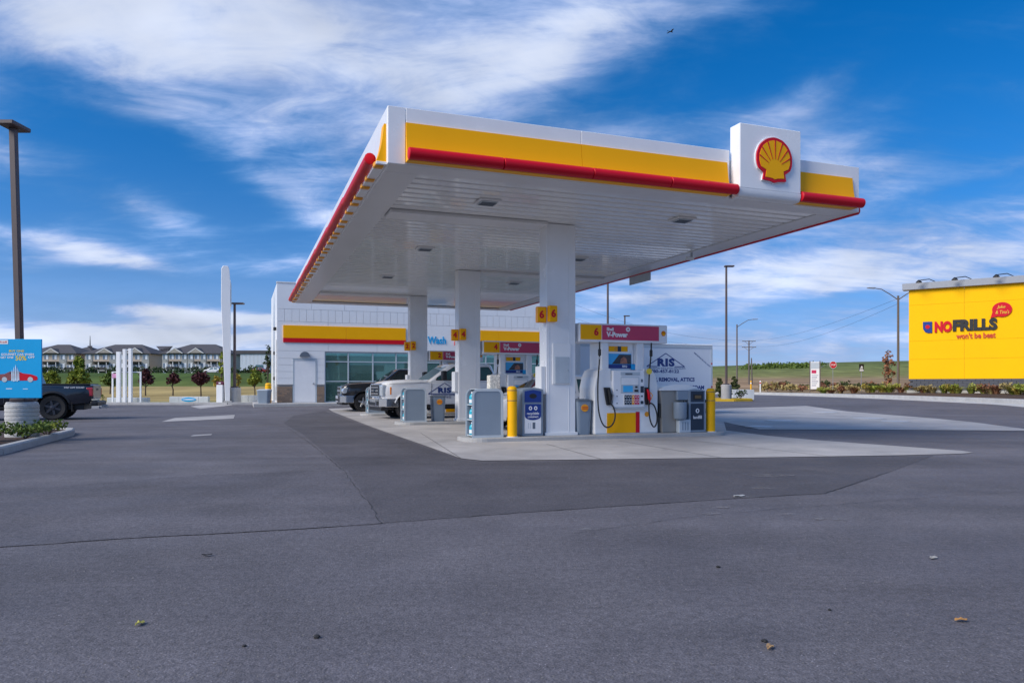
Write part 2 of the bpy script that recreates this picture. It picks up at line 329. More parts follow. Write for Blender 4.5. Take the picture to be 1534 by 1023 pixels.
def ground_mat(name, c1, c2, scale, fine_amt, rough=0.9, bump=0.35, spec_dots=False, stain=0.0, pebble=95.0, stain_scale=0.22, patches=None, band=0.0):
    m = bpy.data.materials.new(name); m.use_nodes = True; nt = m.node_tree; b = nt.nodes['Principled BSDF']; N = nt.nodes; L = nt.links
    tc = N.new('ShaderNodeTexCoord')
    def noise(s, d, r=0.6, dist=0.0, vec=None):
        n = N.new('ShaderNodeTexNoise'); n.inputs['Scale'].default_value = s; n.inputs['Detail'].default_value = d; n.inputs['Roughness'].default_value = r; n.inputs['Distortion'].default_value = dist
        L.new(vec or tc.outputs['Object'], n.inputs['Vector']); return n.outputs[0]
    def rng(i, a, b_, lo, hi):
        q = N.new('ShaderNodeMapRange'); L.new(i, q.inputs[0]); q.inputs[1].default_value = a; q.inputs[2].default_value = b_; q.inputs[3].default_value = lo; q.inputs[4].default_value = hi; return q.outputs[0]
    def mul(a, b_):
        q = N.new('ShaderNodeMath'); q.operation = 'MULTIPLY'; L.new(a, q.inputs[0]); L.new(b_, q.inputs[1]); return q.outputs[0]
    mx = N.new('ShaderNodeMix'); mx.data_type = 'RGBA'; mx.inputs['A'].default_value = (*c1, 1); mx.inputs['B'].default_value = (*c2, 1)
    L.new(rng(noise(scale, 7), 0.35, 0.65, 0, 1), mx.inputs['Factor'])
    fac = rng(noise(pebble, 2, 0.7), 0.3, 0.7, 1-fine_amt, 1+fine_amt)
    fac = mul(fac, rng(noise(pebble*0.23, 3, 0.7), 0.3, 0.7, 1-fine_amt*0.55, 1+fine_amt*0.55))
    if stain: fac = mul(fac, rng(noise(1.3, 6, 0.65, 0.6), 0.32, 0.66, 1-stain*0.55, 1+stain*0.35))
    if stain: fac = mul(fac, rng(noise(stain_scale, 8, 0.65, 1.2), 0.35, 0.7, 1-stain, 1+stain*0.6))
    if band:
        mp = N.new('ShaderNodeMapping'); L.new(tc.outputs['Object'], mp.inputs[0]); mp.inputs['Scale'].default_value = (0.05, 0.9, 1); mp.inputs['Rotation'].default_value = (0, 0, R(-8))
        fac = mul(fac, rng(noise(1.0, 6, 0.6, 0.4, mp.outputs[0]), 0.35, 0.68, 1-band, 1+band))
    if spec_dots:
        vo = N.new('ShaderNodeTexVoronoi'); vo.inputs['Scale'].default_value = 55; L.new(tc.outputs['Object'], vo.inputs['Vector'])
        lt = rng(vo.outputs['Distance'], 0.08, 0.22, 1.0, 0.0)
        pick = rng(vo.outputs['Color'], 0.74, 0.76, 0.0, 1.0)
        dots = mul(lt, pick)
        fac2 = rng(dots, 0, 1, 1.0, 2.8); fac = mul(fac, fac2)
        v2 = N.new('ShaderNodeTexVoronoi'); v2.inputs['Scale'].default_value = 23; L.new(tc.outputs['Object'], v2.inputs['Vector'])
        d2 = mul(rng(v2.outputs['Distance'], 0.05, 0.16, 1.0, 0.0), rng(v2.outputs['Color'], 0.86, 0.88, 0.0, 1.0))
        fac = mul(fac, rng(d2, 0, 1, 1.0, 0.45))
    sc = N.new('ShaderNodeVectorMath'); sc.operation = 'SCALE'; L.new(mx.outputs['Result'], sc.inputs[0]); L.new(fac, sc.inputs['Scale'])
    L.new(sc.outputs[0], b.inputs['Base Color']); b.inputs['Roughness'].default_value = rough
    L.new(rng(noise(scale*2, 4), 0.3, 0.7, rough*0.85, min(1, rough*1.1)), b.inputs['Roughness'])
    bp = N.new('ShaderNodeBump'); bp.inputs['Strength'].default_value = bump; bp.inputs['Distance'].default_value = 0.008
    L.new(noise(pebble*0.5, 3, 0.7), bp.inputs['Height']); L.new(bp.outputs[0], b.inputs['Normal'])
    return m
M['asphalt'] = ground_mat('asphalt', (0.114, 0.107, 0.122), (0.139, 0.131, 0.146), 0.35, 0.55, 0.82, 1.0, True, 0.24, band=0.16)
M['asphalt_b'] = ground_mat('asphalt_older_pass', (0.102, 0.096, 0.110), (0.124, 0.116, 0.131), 0.5, 0.5, 0.84, 1.0, True, 0.24, band=0.14)
M['asphalt_c'] = ground_mat('asphalt_fresh_patch', (0.079, 0.074, 0.085), (0.098, 0.092, 0.104), 0.6, 0.45, 0.84, 1.0, True, 0.22, band=0.08)
M['pad'] = ground_mat('concrete_apron', (0.35, 0.335, 0.33), (0.46, 0.44, 0.43), 0.5, 0.08, 0.75, 0.2, False, 0.16, pebble=180, stain_scale=0.45)
M['field'] = ground_mat('field', (0.10, 0.11, 0.03), (0.20, 0.16, 0.07), 0.03, 0.3, 1.0, 0.2, False, 0.25, pebble=3.0, stain_scale=0.05)

# ------------------------------------------------------------------ terrain
def terrain_h(x, y):
    z = zg(x, y) - 0.05
    r = math.hypot(x, y)
    left = sstep(30, -30, x) if y > 0 else 0
    left = 1 - sstep(-35, 25, x)
    zl = 0.9*sstep(60, 120, y) + 2.9*sstep(120, 165, y) - 0.6*sstep(175, 215, y)
    zr = 3.6*sstep(75, 300, y) + 20*sstep(300, 900, y)*(0.75 + 0.35*sstep(0, 700, x)) + 2.0*math.sin(x*0.006+1)*sstep(300, 800, y)
    zr += 7*sstep(120, 480, x)*sstep(260, 800, y)
    zfar = 16*sstep(300, 1000, r)
    z += left*(zl + zfar*0.5*(y > 0)) + (1-left)*zr
    # raised planting bank in front of the grocery building
    z += 0.34*sstep(29.3, 33.5, x)*sstep(20, 45, y)*(1-sstep(64, 90, y))*(1-sstep(75, 120, x))
    return z
def build_terrain():
    def axis(lo, hi, near, far_step):
        a = [0.0]; st = near
        while a[-1] < hi: a.append(a[-1] + st); st *= far_step
        b = [0.0]; st = near
        while b[-1] > lo: b.append(b[-1] - st); st *= far_step
        return sorted(set(a + b))
    xs = axis(-2500, 2500, 2.0, 1.055); ys = [-1500, -600, -200, -80, -30, -10] + [i*2.0 for i in range(0, 60)] + [120+i*4 for i in range(0, 30)] + [240*1.08**i for i in range(0, 31)]
    mb = MB(); nx = len(xs)
    mb.v = [(x, y, terrain_h(x, y)) for y in ys for x in xs]
    mb.f = [(j*nx+i, j*nx+i+1, (j+1)*nx+i+1, (j+1)*nx+i) for j in range(len(ys)-1) for i in range(nx-1)]
    m = bpy.data.materials.new('grass_and_field'); m.use_nodes = True; nt = m.node_tree; N = nt.nodes; L = nt.links; b = N['Principled BSDF']
    b.inputs['Roughness'].default_value = 1.0; b.inputs['Specular IOR Level'].default_value = 0.1
    tc = N.new('ShaderNodeTexCoord'); sp = N.new('ShaderNodeSeparateXYZ'); L.new(tc.outputs['Object'], sp.inputs[0])
    def noise(s, d, stretch=(1,1,1)):
        mp = N.new('ShaderNodeMapping'); L.new(tc.outputs['Object'], mp.inputs[0]); mp.inputs['Scale'].default_value = stretch
        n = N.new('ShaderNodeTexNoise'); n.inputs['Scale'].default_value = s; n.inputs['Detail'].default_value = d; n.inputs['Roughness'].default_value = 0.62; L.new(mp.outputs[0], n.inputs['Vector']); return n.outputs[0]
    def mth(op, a, b_):
        q = N.new('ShaderNodeMath'); q.operation = op
        for i, v in enumerate((a, b_)):
            if isinstance(v, (int, float)): q.inputs[i].default_value = v
            else: L.new(v, q.inputs[i])
        return q.outputs[0]
    def ramp(i, stops, scale):
        q = N.new('ShaderNodeValToRGB'); L.new(mth('DIVIDE', i, scale), q.inputs[0]); e = q.color_ramp.elements
        e[0].position = stops[0][0]/scale; e[0].color = (*stops[0][1], 1); e[1].position = stops[-1][0]/scale; e[1].color = (*stops[-1][1], 1)
        for p, c in stops[1:-1]: n = e.new(p/scale); n.color = (*c, 1)
        return q.outputs[0]
    yj = mth('ADD', sp.outputs[1], mth('MULTIPLY', mth('SUBTRACT', noise(0.09, 5), 0.5), 22))
    tan, green, dgreen = (0.36, 0.27, 0.11), (0.12, 0.15, 0.035), (0.070, 0.115, 0.028)
    lf = ramp(yj, [(0, (0.14, 0.14, 0.045)), (46, (0.13, 0.135, 0.045)), (52, tan), (110, tan), (118, green), (150, dgreen), (400, dgreen)], 400)
    yk = mth('ADD', sp.outputs[1], mth('MULTIPLY', mth('SUBTRACT', noise(0.02, 5), 0.5), 60))
    brown = (0.30, 0.20, 0.12)
    rt = ramp(yk, [(0, (0.24, 0.19, 0.11)), (60, (0.30, 0.22, 0.12)), (150, brown), (380, (0.29, 0.21, 0.11)), (460, (0.20, 0.20, 0.07)), (640, (0.15, 0.18, 0.06)), (900, (0.06, 0.085, 0.03))], 900)
    xr = N.new('ShaderNodeMapRange'); L.new(sp.outputs[0], xr.inputs[0]); xr.inputs[1].default_value = -10; xr.inputs[2].default_value = 12
    mx = N.new('ShaderNodeMix'); mx.data_type = 'RGBA'; L.new(xr.outputs[0], mx.inputs['Factor']); L.new(lf, mx.inputs['A']); L.new(rt, mx.inputs['B'])
    v = N.new('ShaderNodeMapRange'); L.new(noise(0.11, 12, (1, 0.35, 1)), v.inputs[0]); v.inputs[1].default_value = 0.3; v.inputs[2].default_value = 0.7; v.inputs[3].default_value = 0.55; v.inputs[4].default_value = 1.45
    sc = N.new('ShaderNodeVectorMath'); sc.operation = 'SCALE'; L.new(mx.outputs['Result'], sc.inputs[0]); L.new(v.outputs[0], sc.inputs['Scale']); L.new(sc.outputs[0], b.inputs['Base Color'])
    struct(mb.build('ground', m, smooth=True, ang=60, fix=False))
build_terrain()

# ------------------------------------------------------------------ paved sheets
def sheet(name, pts, dz, m, cuts=None, parent=None):
    bm = bmesh.new()
    vs = [bm.verts.new((x, y, 0)) for x, y in pts]; f = bm.faces.new(vs)
    for yy in [32 + i*0.5 for i in range(17)]:
        bmesh.ops.bisect_plane(bm, geom=bm.verts[:]+bm.edges[:]+bm.faces[:], plane_co=(0, yy, 0), plane_no=(0, 1, 0))
    bmesh.ops.triangulate(bm, faces=bm.faces)
    bmesh.ops.recalc_face_normals(bm, faces=bm.faces)
    for v in bm.verts: v.co.z = zg(v.co.x, v.co.y) + dz
    me = bpy.data.meshes.new(name); bm.to_mesh(me); bm.free()
    for p in me.polygons:
        if p.normal.z < 0: p.flip()
    me.update()
    return obj(name, me, m, parent)
KR = [(25.5, -25), (26.5, 5), (27.6, 30), (28.2, 40), (29.4, 50), (30.0, 58), (29.6, 68), (28.2, 78), (24.5, 92), (19, 112)]      # kerb line beside the grocery bed
lot = [(-70, -25)] + KR + [(6, 150), (4, 148), (11, 100), (13, 75), (12.2, 60), (9.5, 54), (3, 50), (-12, 39.3), (-15, 38.7), (-30, 38.7), (-70, 38.7)]
struct(sheet('asphalt_lot', lot, 0.0, M['asphalt']))
pad = [G(492, 614.5), G(560, 641), G(640, 669), G(690, 687), G(722, 690.5), G(900, 688.5), G(1150, 685.5), G(1340, 682.5), G(1440, 680), G(1458, 678.2), G(1440, 675.5), G(1330, 667.5), G(1220, 659.5), G(1150, 653), G(1088, 645),
       (7.2, 25), (9.0, 31), (4, 37.4), (-6.6, 37.0)]
struct(sheet('concrete_apron', pad, 0.009, M['pad']))
pad2 = [G(1066, 628), G(1100, 636), G(1138, 643.5), G(1300, 644), G(1560, 645.5), G(1520, 641), G(1460, 633), G(1400, 627), G(1300, 619), G(1208, 612.2), G(1072, 614.5)]
struct(sheet('concrete_tank_slab', pad2, 0.0115, M['pad']))
patch1 = [G(486, 616), G(560, 642.5), G(640, 671), G(690, 689), G(722, 692), G(900, 690), G(1150, 687), G(1398, 682.5), G(1330, 708), G(1290, 722), G(1236, 739), G(1100, 747), G(900, 760), G(740, 771), G(575, 783), G(519, 706), G(455, 651), G(425, 634), G(440, 622)]
struct(sheet('asphalt_patch', patch1, 0.0025, M['asphalt_c']))
patch2 = [G(-160, 748), G(100, 728), G(300, 712), G(520, 703.5), G(545, 740), G(572, 784), G(430, 794), G(200, 806), G(0, 820), G(-160, 831)]
struct(sheet('asphalt_strip', patch2, 0.0042, M['asphalt_b']))
# light concrete collars let into the asphalt, each a slab of its own
for pts in ([G(241, 632), G(262, 626), G(352, 621.5), G(350, 627)], [G(285, 654), G(316, 652), G(318, 650), G(290, 651.5)]):
    struct(sheet('concrete_collar', pts, 0.006, M['pad']))
for k, (a, b) in enumerate([((-7.2, 14.2), (0.2, 12.9)), ((0.2, 11.3), (-1.1, 10.2))]): pass
struct(sheet('concrete_collar', [G(285, 612.5), G(340, 609.5), G(348, 611.5), G(300, 614.5)], 0.006, M['pad']))
# saw cuts in the apron
def strip(name, a, b, w, dz, m):
    a = Vector((*a, 0)); b = Vector((*b, 0)); d = (b-a).normalized(); n = Vector((-d.y, d.x, 0))*w/2
    return sheet(name, [tuple((a-n)[:2]), tuple((b-n)[:2]), tuple((b+n)[:2]), tuple((a+n)[:2])], dz, m)
M['cut'] = mat('saw_cut', (0.10, 0.10, 0.105), 0.9)
for (a, b) in [(G(690, 687), ST(2.0, 6.3)), (G(900, 688.3), ST(3.6, 2.0)), (G(1080, 686.2), ST(5.4, 2.3)), (G(1240, 683.8), ST(6.9, 2.3)), (ST(-0.9, 6.0), ST(6.5, 6.0)), (ST(-1.2, 10.0), ST(6.5, 10.0)), (ST(-1.2, 13.2), ST(6.5, 13.2)), (ST(-0.9, 17), ST(6.5, 17))]:
    struct(strip('saw_cut', a, b, 0.016, 0.0125, M['cut']))
def crack(pts, w, seed):
    rg = random.Random(seed); P = [Vector((*p, 0)) for p in pts]; Q = []
    for a, b in zip(P, P[1:]):
        n = max(2, int((b-a).length/.12)); d = (b-a).normalized(); nn = Vector((-d.y, d.x, 0))
        Q += [a.lerp(b, i/n) + nn*rg.uniform(-.018, .018) for i in range(n)]
    Q.append(P[-1]); mb = MB()
    for i, q in enumerate(Q):
        d = (Q[min(i+1, len(Q)-1)] - Q[max(i-1, 0)]).normalized(); nn = Vector((-d.y, d.x, 0))*w*rg.uniform(.25, 1.0)
        mb.v += [(q.x-nn.x, q.y-nn.y, .0055), (q.x+nn.x, q.y+nn.y, .0055)]
    mb.f = [(2*i, 2*i+2, 2*i+3, 2*i+1) for i in range(len(Q)-1)]
    return struct(mb.build('crack', M['crack'], fix=False))
M['crack'] = mat('crack_filler', (.035, .034, .036), .9)
crack([G(430, 640), G(470, 668), G(515, 706), G(545, 745), G(573, 784)], .006, 1)
crack([G(0, 820), G(200, 806), G(430, 794), G(573, 784)], .005, 2)
crack([G(573, 784), G(740, 771), G(900, 760), G(1100, 747), G(1236, 739), G(1330, 708)], .006, 3)
crack([G(-120, 742), G(100, 728), G(300, 712), G(520, 704)], .005, 4)
crack([G(860, 800), G(1050, 772), G(1300, 752), G(1500, 738), G(1600, 733)], .004, 5)
M['scuff'] = mat('chalky_scuff', (.22, .21, .215), .9, var=.4, scale=6)
_nt = M['scuff'].node_tree; _tr = _nt.nodes.new('ShaderNodeBsdfTransparent'); _mx = _nt.nodes.new('ShaderNodeMixShader'); _n = _nt.nodes.new('ShaderNodeTexNoise'); _n.inputs['Scale'].default_value = 9; _n.inputs['Detail'].default_value = 8; _n.inputs['Roughness'].default_value = .7
_tc = _nt.nodes.new('ShaderNodeTexCoord'); _nt.links.new(_tc.outputs['Object'], _n.inputs['Vector']); _mr = _nt.nodes.new('ShaderNodeMapRange'); _nt.links.new(_n.outputs[0], _mr.inputs[0]); _mr.inputs[1].default_value = .42; _mr.inputs[2].default_value = .68; _mr.inputs[4].default_value = .8
_nt.links.new(_mr.outputs[0], _mx.inputs[0]); _nt.links.new(_tr.outputs[0], _mx.inputs[1]); _nt.links.new(_nt.nodes['Principled BSDF'].outputs[0], _mx.inputs[2]); _nt.links.new(_mx.outputs[0], _nt.nodes['Material Output'].inputs[0])
for k, (p, q, w_, h_) in enumerate([(1150, 712, .40, .10), (1139, 731, .22, .07), (1114, 745, .16, .05), (1086, 760, .12, .05), (1240, 778, .20, .03), (1180, 771, .10, .05), (1064, 770, .12, .04), (875, 793, .10, .04), (1325, 697, .2, .05), (692, 757, .07, .03), (1000, 674, .12, .05)]):
    x_, y_ = G(p, q); rg = random.Random(k)
    pts = [(x_ + w_*math.cos(R(a))*rg.uniform(.5, 1), y_ + (h_+w_*.25)*math.sin(R(a))*rg.uniform(.5, 1)) for a in range(0, 360, 30)]
    struct(sheet('scuff_mark', pts, 0.0065 if q > 690 else .0135, M['scuff']))
M['lid'] = mat('tank_lid', (0.50, 0.51, 0.53), 0.55, metal=0.2, var=0.15)
for i, (p, q, r) in enumerate([(1170, 631, .55), (1139, 640, .42), (1078, 617, .5), (1236, 618, .6), (1300, 627.5, .6), (1340, 632, .5)]):
    x, y = G(p, q); d = thing('tank_cover', 'flat round tank cover set in the concrete slab beyond the pumps', 'cover', (x, y, zg(x, y)+0.0115), 0, 'tank covers in the slab')
    MB().lathe([(r, 0), (r, 0.008), (r*.92, 0.012)], 24).build('frame', M['kerb'], d); MB().lathe([(r*.82, 0.0125), (r*.82, 0.02), (r*.7, 0.024)], 24).build('lid', M['lid'], d)

def kerb(name, pts, w=0.16, h=0.13, m=None, closed=False, label=None, dz=0.0):
    """kerb stones laid one after another along a line"""
    root = bpy.data.objects.new(name, None); col.objects.link(root); root['kind'] = 'structure'
    pts = [Vector((*p, 0)) for p in pts]
    segs = list(zip(pts, pts[1:] + ([pts[0]] if closed else []))) if closed else list(zip(pts, pts[1:]))
    for a, b in segs:
        L_ = (b-a).length; n = max(1, round(L_/1.9)); d = (b-a)/n; u = d.normalized(); nn = Vector((-u.y, u.x, 0))
        for i in range(n):
            p = a + d*i + u*0.006; q = a + d*(i+1) - u*0.006
            mb = MB(); prof = [(-w/2, -0.12), (w/2+.02, -0.12), (w/2, h-.03), (w/2-.03, h), (-w/2+.015, h), (-w/2, h-.015)]
            rings = []
            for e in (p, q):
                z0 = zg(e.x, e.y) + dz
                rings.append([(e.x - nn.x*o, e.y - nn.y*o, z0 + zz) for o, zz in prof])
            mb.loft(rings); mb.build('kerb_stone', m or M['kerb'], root)
    return root
kerb('grocery_kerb', KR[1:-1], 0.9, 0.24)
M['gutter'] = mat('pale_gutter', (.50, .49, .47), .85, var=.15, scale=.8, fine=.08, bscale=25)
struct(sheet('gutter', [(x_-.4, y_) for x_, y_ in KR[1:-1]] + [(x_-2.6, y_-.3) for x_, y_ in KR[1:-1]][::-1], 0.008, M['gutter']))
kerb('verge_kerb', [(-4.6, 45.6), (-12.2, 39.4), (-15, 38.75), (-22, 38.75), (-40, 38.75)], 0.2, 0.13)
# walk and gravel behind the verge kerb
M['walk'] = mat('pale_walk', (0.38, 0.37, 0.33), 0.9, var=0.18, scale=1.2, fine=0.1, bscale=30)
struct(sheet('walk', [(-60, 38.85), (-15, 38.85), (-12.6, 39.4), (-13.6, 41.6), (-60, 41.9)], 0.06, M['walk']))
# planting island with the tall lamp
BED = [(-8.2, 9.5), (-8.9, 12.7), (-9.75, 15.2), (-10.55, 17.5), (-11.0, 18.3), (-11.6, 18.5), (-12.3, 18.0), (-13.2, 16.0), (-13.6, 9.5)]
kerb('planting_kerb', [BED[-1]] + BED[::1], 0.17, 0.14)
def bed_sheet(name, pts, dz, m):
    o = sheet(name, pts, dz, m); return struct(o)
bed_sheet('mulch_bed', [(x*0.995 - 0.02, y - 0.02) for x, y in BED], 0.10, M['mulch'])
kerb('island_nose_kerb', [(-24.5, 34.5), (-21.4, 35.1), (-20.0, 35.6), (-20.2, 36.6), (-24.5, 36.8)], 0.17, 0.13)
bed_sheet('island_nose_bed', [(-24.5, 34.6), (-21.4, 35.2), (-20.1, 35.7), (-20.3, 36.5), (-24.5, 36.7)], 0.09, M['mulch'])
# yellow painted kerb at the exit
M['kerb_y'] = mat('yellow_painted_kerb', (0.55, 0.36, 0.02), 0.7, var=0.2, scale=3)
YI = [(11.4, 46.5), (14.0, 46.3), (15.3, 47.0), (15.7, 48.6), (14.6, 50.6), (11.4, 51.0)]
kerb('painted_kerb', YI, 0.2, 0.16, M['kerb_y'])
bed_sheet('exit_bed', [(11.4, 46.6), (14.0, 46.4), (15.2, 47.1), (15.6, 48.6), (14.5, 50.5), (11.4, 50.9)], 0.11, M['mulch'])
# mulch bed and pale walk before the grocery building
def terr_sheet(name, pts, dz, m, step=1.5):
    bm = bmesh.new(); bm.faces.new([bm.verts.new((x, y, 0)) for x, y in pts])
    x0, x1 = min(p[0] for p in pts), max(p[0] for p in pts); y0, y1 = min(p[1] for p in pts), max(p[1] for p in pts)
    for ax, lo, hi in (((1,0,0), x0, x1), ((0,1,0), y0, y1)):
        k = lo + step
        while k < hi:
            bmesh.ops.bisect_plane(bm, geom=bm.verts[:]+bm.edges[:]+bm.faces[:], plane_co=(k*ax[0], k*ax[1], 0), plane_no=ax); k += step
    bmesh.ops.triangulate(bm, faces=bm.faces)
    for v in bm.verts: v.co.z = terrain_h(v.co.x, v.co.y) + dz
    me = bpy.data.meshes.new(name); bm.to_mesh(me); bm.free()
    for p in me.polygons:
        if p.normal.z < 0: p.flip()
    me.update(); return struct(obj(name, me, m))
terr_sheet('shrub_bed', [(28.0, 30), (28.45, 40), (29.65, 50), (30.25, 58), (29.85, 68), (29.0, 74), (31.5, 72), (33.0, 63), (37.6, 55.5), (40, 30)], 0.11, M['mulch'])

# ------------------------------------------------------------------ the canopy
CL, CW, FB, FT = 9.74, 21.36, 4.76, 5.68
canopy = thing('canopy', 'white fuel station canopy with yellow and red fascia on three white columns', 'canopy', at(0, 0), TH)
B('roof_deck', M['white'], canopy, 0.08, CL-0.08, 0.08, CW-0.08, 4.93, 5.52)
def panel_run(name, m, along, a0, a1, n, face, z0, z1, th=0.05, gap=0.008, sign=1):
    w = (a1-a0)/n
    for i in range(n):
        p, q = a0+i*w+gap/2, a0+(i+1)*w-gap/2
        if along == 'x': B(name, m, canopy, p, q, min(face, face+sign*th), max(face, face+sign*th), z0, z1, 0.006)
        else: B(name, m, canopy, min(face, face+sign*th), max(face, face+sign*th), p, q, z0, z1, 0.006)
# fascia: white boards behind the coloured bands
B('fascia_corner', M['white_gloss'], canopy, 0.0, 0.285, 0.0, 0.05, FB, FT, 0.006)
panel_run('fascia_board', M['white_gloss'], 'x', 0.29, 6.55, 2, 0.0, FB+.02, FT)
panel_run('fascia_board', M['white_gloss'], 'x', 8.03, CL, 1, 0.0, FB, FT)
panel_run('fascia_board', M['white_gloss'], 'y', 0.055, CW-.055, 7, 0.0, FB, FT)
panel_run('fascia_board', M['white_gloss'], 'y', 0.055, CW-.055, 7, CL-.05, FB, FT)
panel_run('fascia_board', M['white_gloss'], 'x', 0.0, CL, 3, CW-.05, FB, FT)
def band_profile(sgn=1):
    return [(0.0, 5.43), (-0.035, 5.43), (-0.045, 5.33), (-0.062, 5.18), (-0.09, 5.03), (-0.125, 4.90), (-0.155, 4.82), (-0.155, 4.79), (-0.0, 4.79)]
def band(name, m, a0, a1, side):
    prof = band_profile()
    if side == 'front': return MB().prism(prof, 'x', a0, a1).build(name, m, canopy, smooth=True, ang=40)
    if side == 'left': return MB().prism(prof, 'x', a0, a1).xf(Matrix(((0,1,0,0),(1,0,0,0),(0,0,1,0),(0,0,0,1)))).build(name, m, canopy, smooth=True, ang=40)
for a, b in ((0.29, 3.4), (3.406, 6.47), (8.04, 9.53)): band('yellow_band', M['yellow'], a, b, 'front')
band('yellow_band', M['yellow'], 0.14, 0.36, 'left')
def redtube(p, q):
    p, q = Vector(p), Vector(q); d = (q-p).normalized()*0.012
    MB().tube([p, p+d, q-d, q], [0.082, 0.098, 0.098, 0.082], 14).build('red_tube', M['red'], canopy, smooth=True, ang=50)
for a, b in ((0.29, 1.885), (1.89, 3.53), (3.535, 5.1), (5.105, 6.56), (8.05, 9.62)): redtube((a, -0.20, 4.885), (b, -0.20, 4.885))
n = 7; w = (CW-0.43)/n
for i in range(n):
    redtube((-0.21, 0.43+i*w, 4.93), (-0.21, 0.43+(i+1)*w-.005, 4.90))
    redtube((CL+0.05, 0.1+i*w, 4.83), (CL+0.05, 0.1+(i+1)*w-.005, 4.83))
# ledge below the tube on the open side, with orange blocks standing in for reflected warm light
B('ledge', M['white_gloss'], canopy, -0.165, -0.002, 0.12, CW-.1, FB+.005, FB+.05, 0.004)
reflection_block = MB().box(-0.19, -0.03, -0.065, 0.065, -0.03, 0.05).mesh('reflection_block', 0.012)
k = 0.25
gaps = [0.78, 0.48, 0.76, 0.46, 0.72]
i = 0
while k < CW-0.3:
    obj('reflection_block', reflection_block, M['orange'], canopy, (0, k, FB+0.005)); k += gaps[i % 5]*1.08; i += 1
# soffit: perimeter pans and long ribbed planks
for a, b, c, d in ((0.05, CL-.05, 0.05, 0.52), (0.05, CL-.05, CW-.52, CW-.05), (0.05, 0.62, 0.525, CW-.525), (CL-.62, CL-.05, 0.525, CW-.525)):
    B('soffit_pan', M['soffit_trim'], canopy, a, b, c, d, FB+0.012, FB+0.05, 0.006)
B('soffit_liner', M['seam'], canopy, 0.6, CL-0.6, 0.5, CW-.5, 4.86, 4.90)
plank = None; k = 0.535; pw = 0.298
prof = [(0.0, 0.06), (0.0, 0.045), (0.02, 0.0), (0.235, 0.0), (0.285, 0.05), (0.298, 0.052), (0.298, 0.06)]
plank = MB().prism(prof, 'x', 0.63, CL-.63).mesh('soffit_plank')
while k + pw < CW-.52:
    o = obj('soffit_plank', plank, M['soffit'], canopy, (0, k, FB+0.03 + rnd.uniform(-.0015, .0015))); o.rotation_euler = (R(rnd.uniform(-.35, .35)), 0, 0); k += pw + 0.03
for t0, s0, s1 in ((3.12, 0.63, 4.12), (10.12, 4.83, CL-.63), (17.12, 0.63, 4.12)):
    B('beam_cover', M['soffit_trim'], canopy, s0, s1, t0, t0+0.62, FB-0.045, FB+0.028, 0.008)
for t in (1.87, 7.07, 12.3, 17.5):
    for s in (2.3, 6.72):
        f = B('canopy_light', M['soffit_trim'], canopy, s-.22, s+.22, t-.22, t+.22, FB-0.012, FB+0.03, 0.008)
        B('lens', M['grey_light'], f, s-.17, s+.17, t-.17, t+.17, FB-0.03, FB-0.0125, 0.008)
        for q in range(4): B('fin', M['grey_dark'], f, s-.15, s+.15, t-.13+q*.075, t-.10+q*.075, FB-0.042, FB-0.0305)
# columns
for i, t in enumerate((3.24, 10.24, 17.24)):
    cb = B('column', M['white_gloss'], canopy, 4.12, 4.83, t, t+0.40, 0.10, FB+.02, 0.01)
    B('base_plate', M['white'], cb, 4.08, 4.87, t-.04, t+.44, 0.085, 0.155, 0.006)
    B('cover_strip', M['white'], cb, 4.66, 4.675, t-.006, t+.001, 0.16, FB-.01)
    B('cover_strip', M['white'], cb, 4.17, 4.185, t-.006, t+.001, 0.16, FB-.01)
    a = B('number_sign', M['orange'], cb, 3.90, 4.118, t-0.02, t+.10, 2.58, 2.93, 0.012); 
    B('sign_face', M['yellow'], a, 3.915, 4.10, t-.026, t-.0205, 2.60, 2.91)
    text('numeral', str(6-2*i), M['red'], a, 4.0, 2.76, t-.0265, h=0.18, bold=0.04)
    a = B('number_sign', M['yellow'], cb, 4.14, 4.33, t-.14, t-.003, 2.60, 2.95, 0.012)
    text('numeral', str(6-2*i), M['red'], a, 4.235, 2.78, t-.141, h=0.18, bold=0.04)
    B('notice', M['text_white'], cb, 4.112, 4.119, t+.10, t+.30, 1.5, 1.75)
    B('call_box', M['white'], cb, 4.0, 4.118, t+.02, t+.36, 1.0, 1.62, 0.012)
    if i == 0:
        p = B('service_panel', M['white'], cb, 4.26, 4.70, t-.035, t-.001, 1.22, 2.13, 0.01)
        q = B('panel_door', M['grey_light'], p, 4.31, 4.66, t-.048, t-.0355, 1.24, 1.83, 0.008)
        MB().lathe([(0.012, 0), (0.012, -0.02)], 12, (4.62, t-.048, 1.53), 'y').build('lock', M['steel'], q)
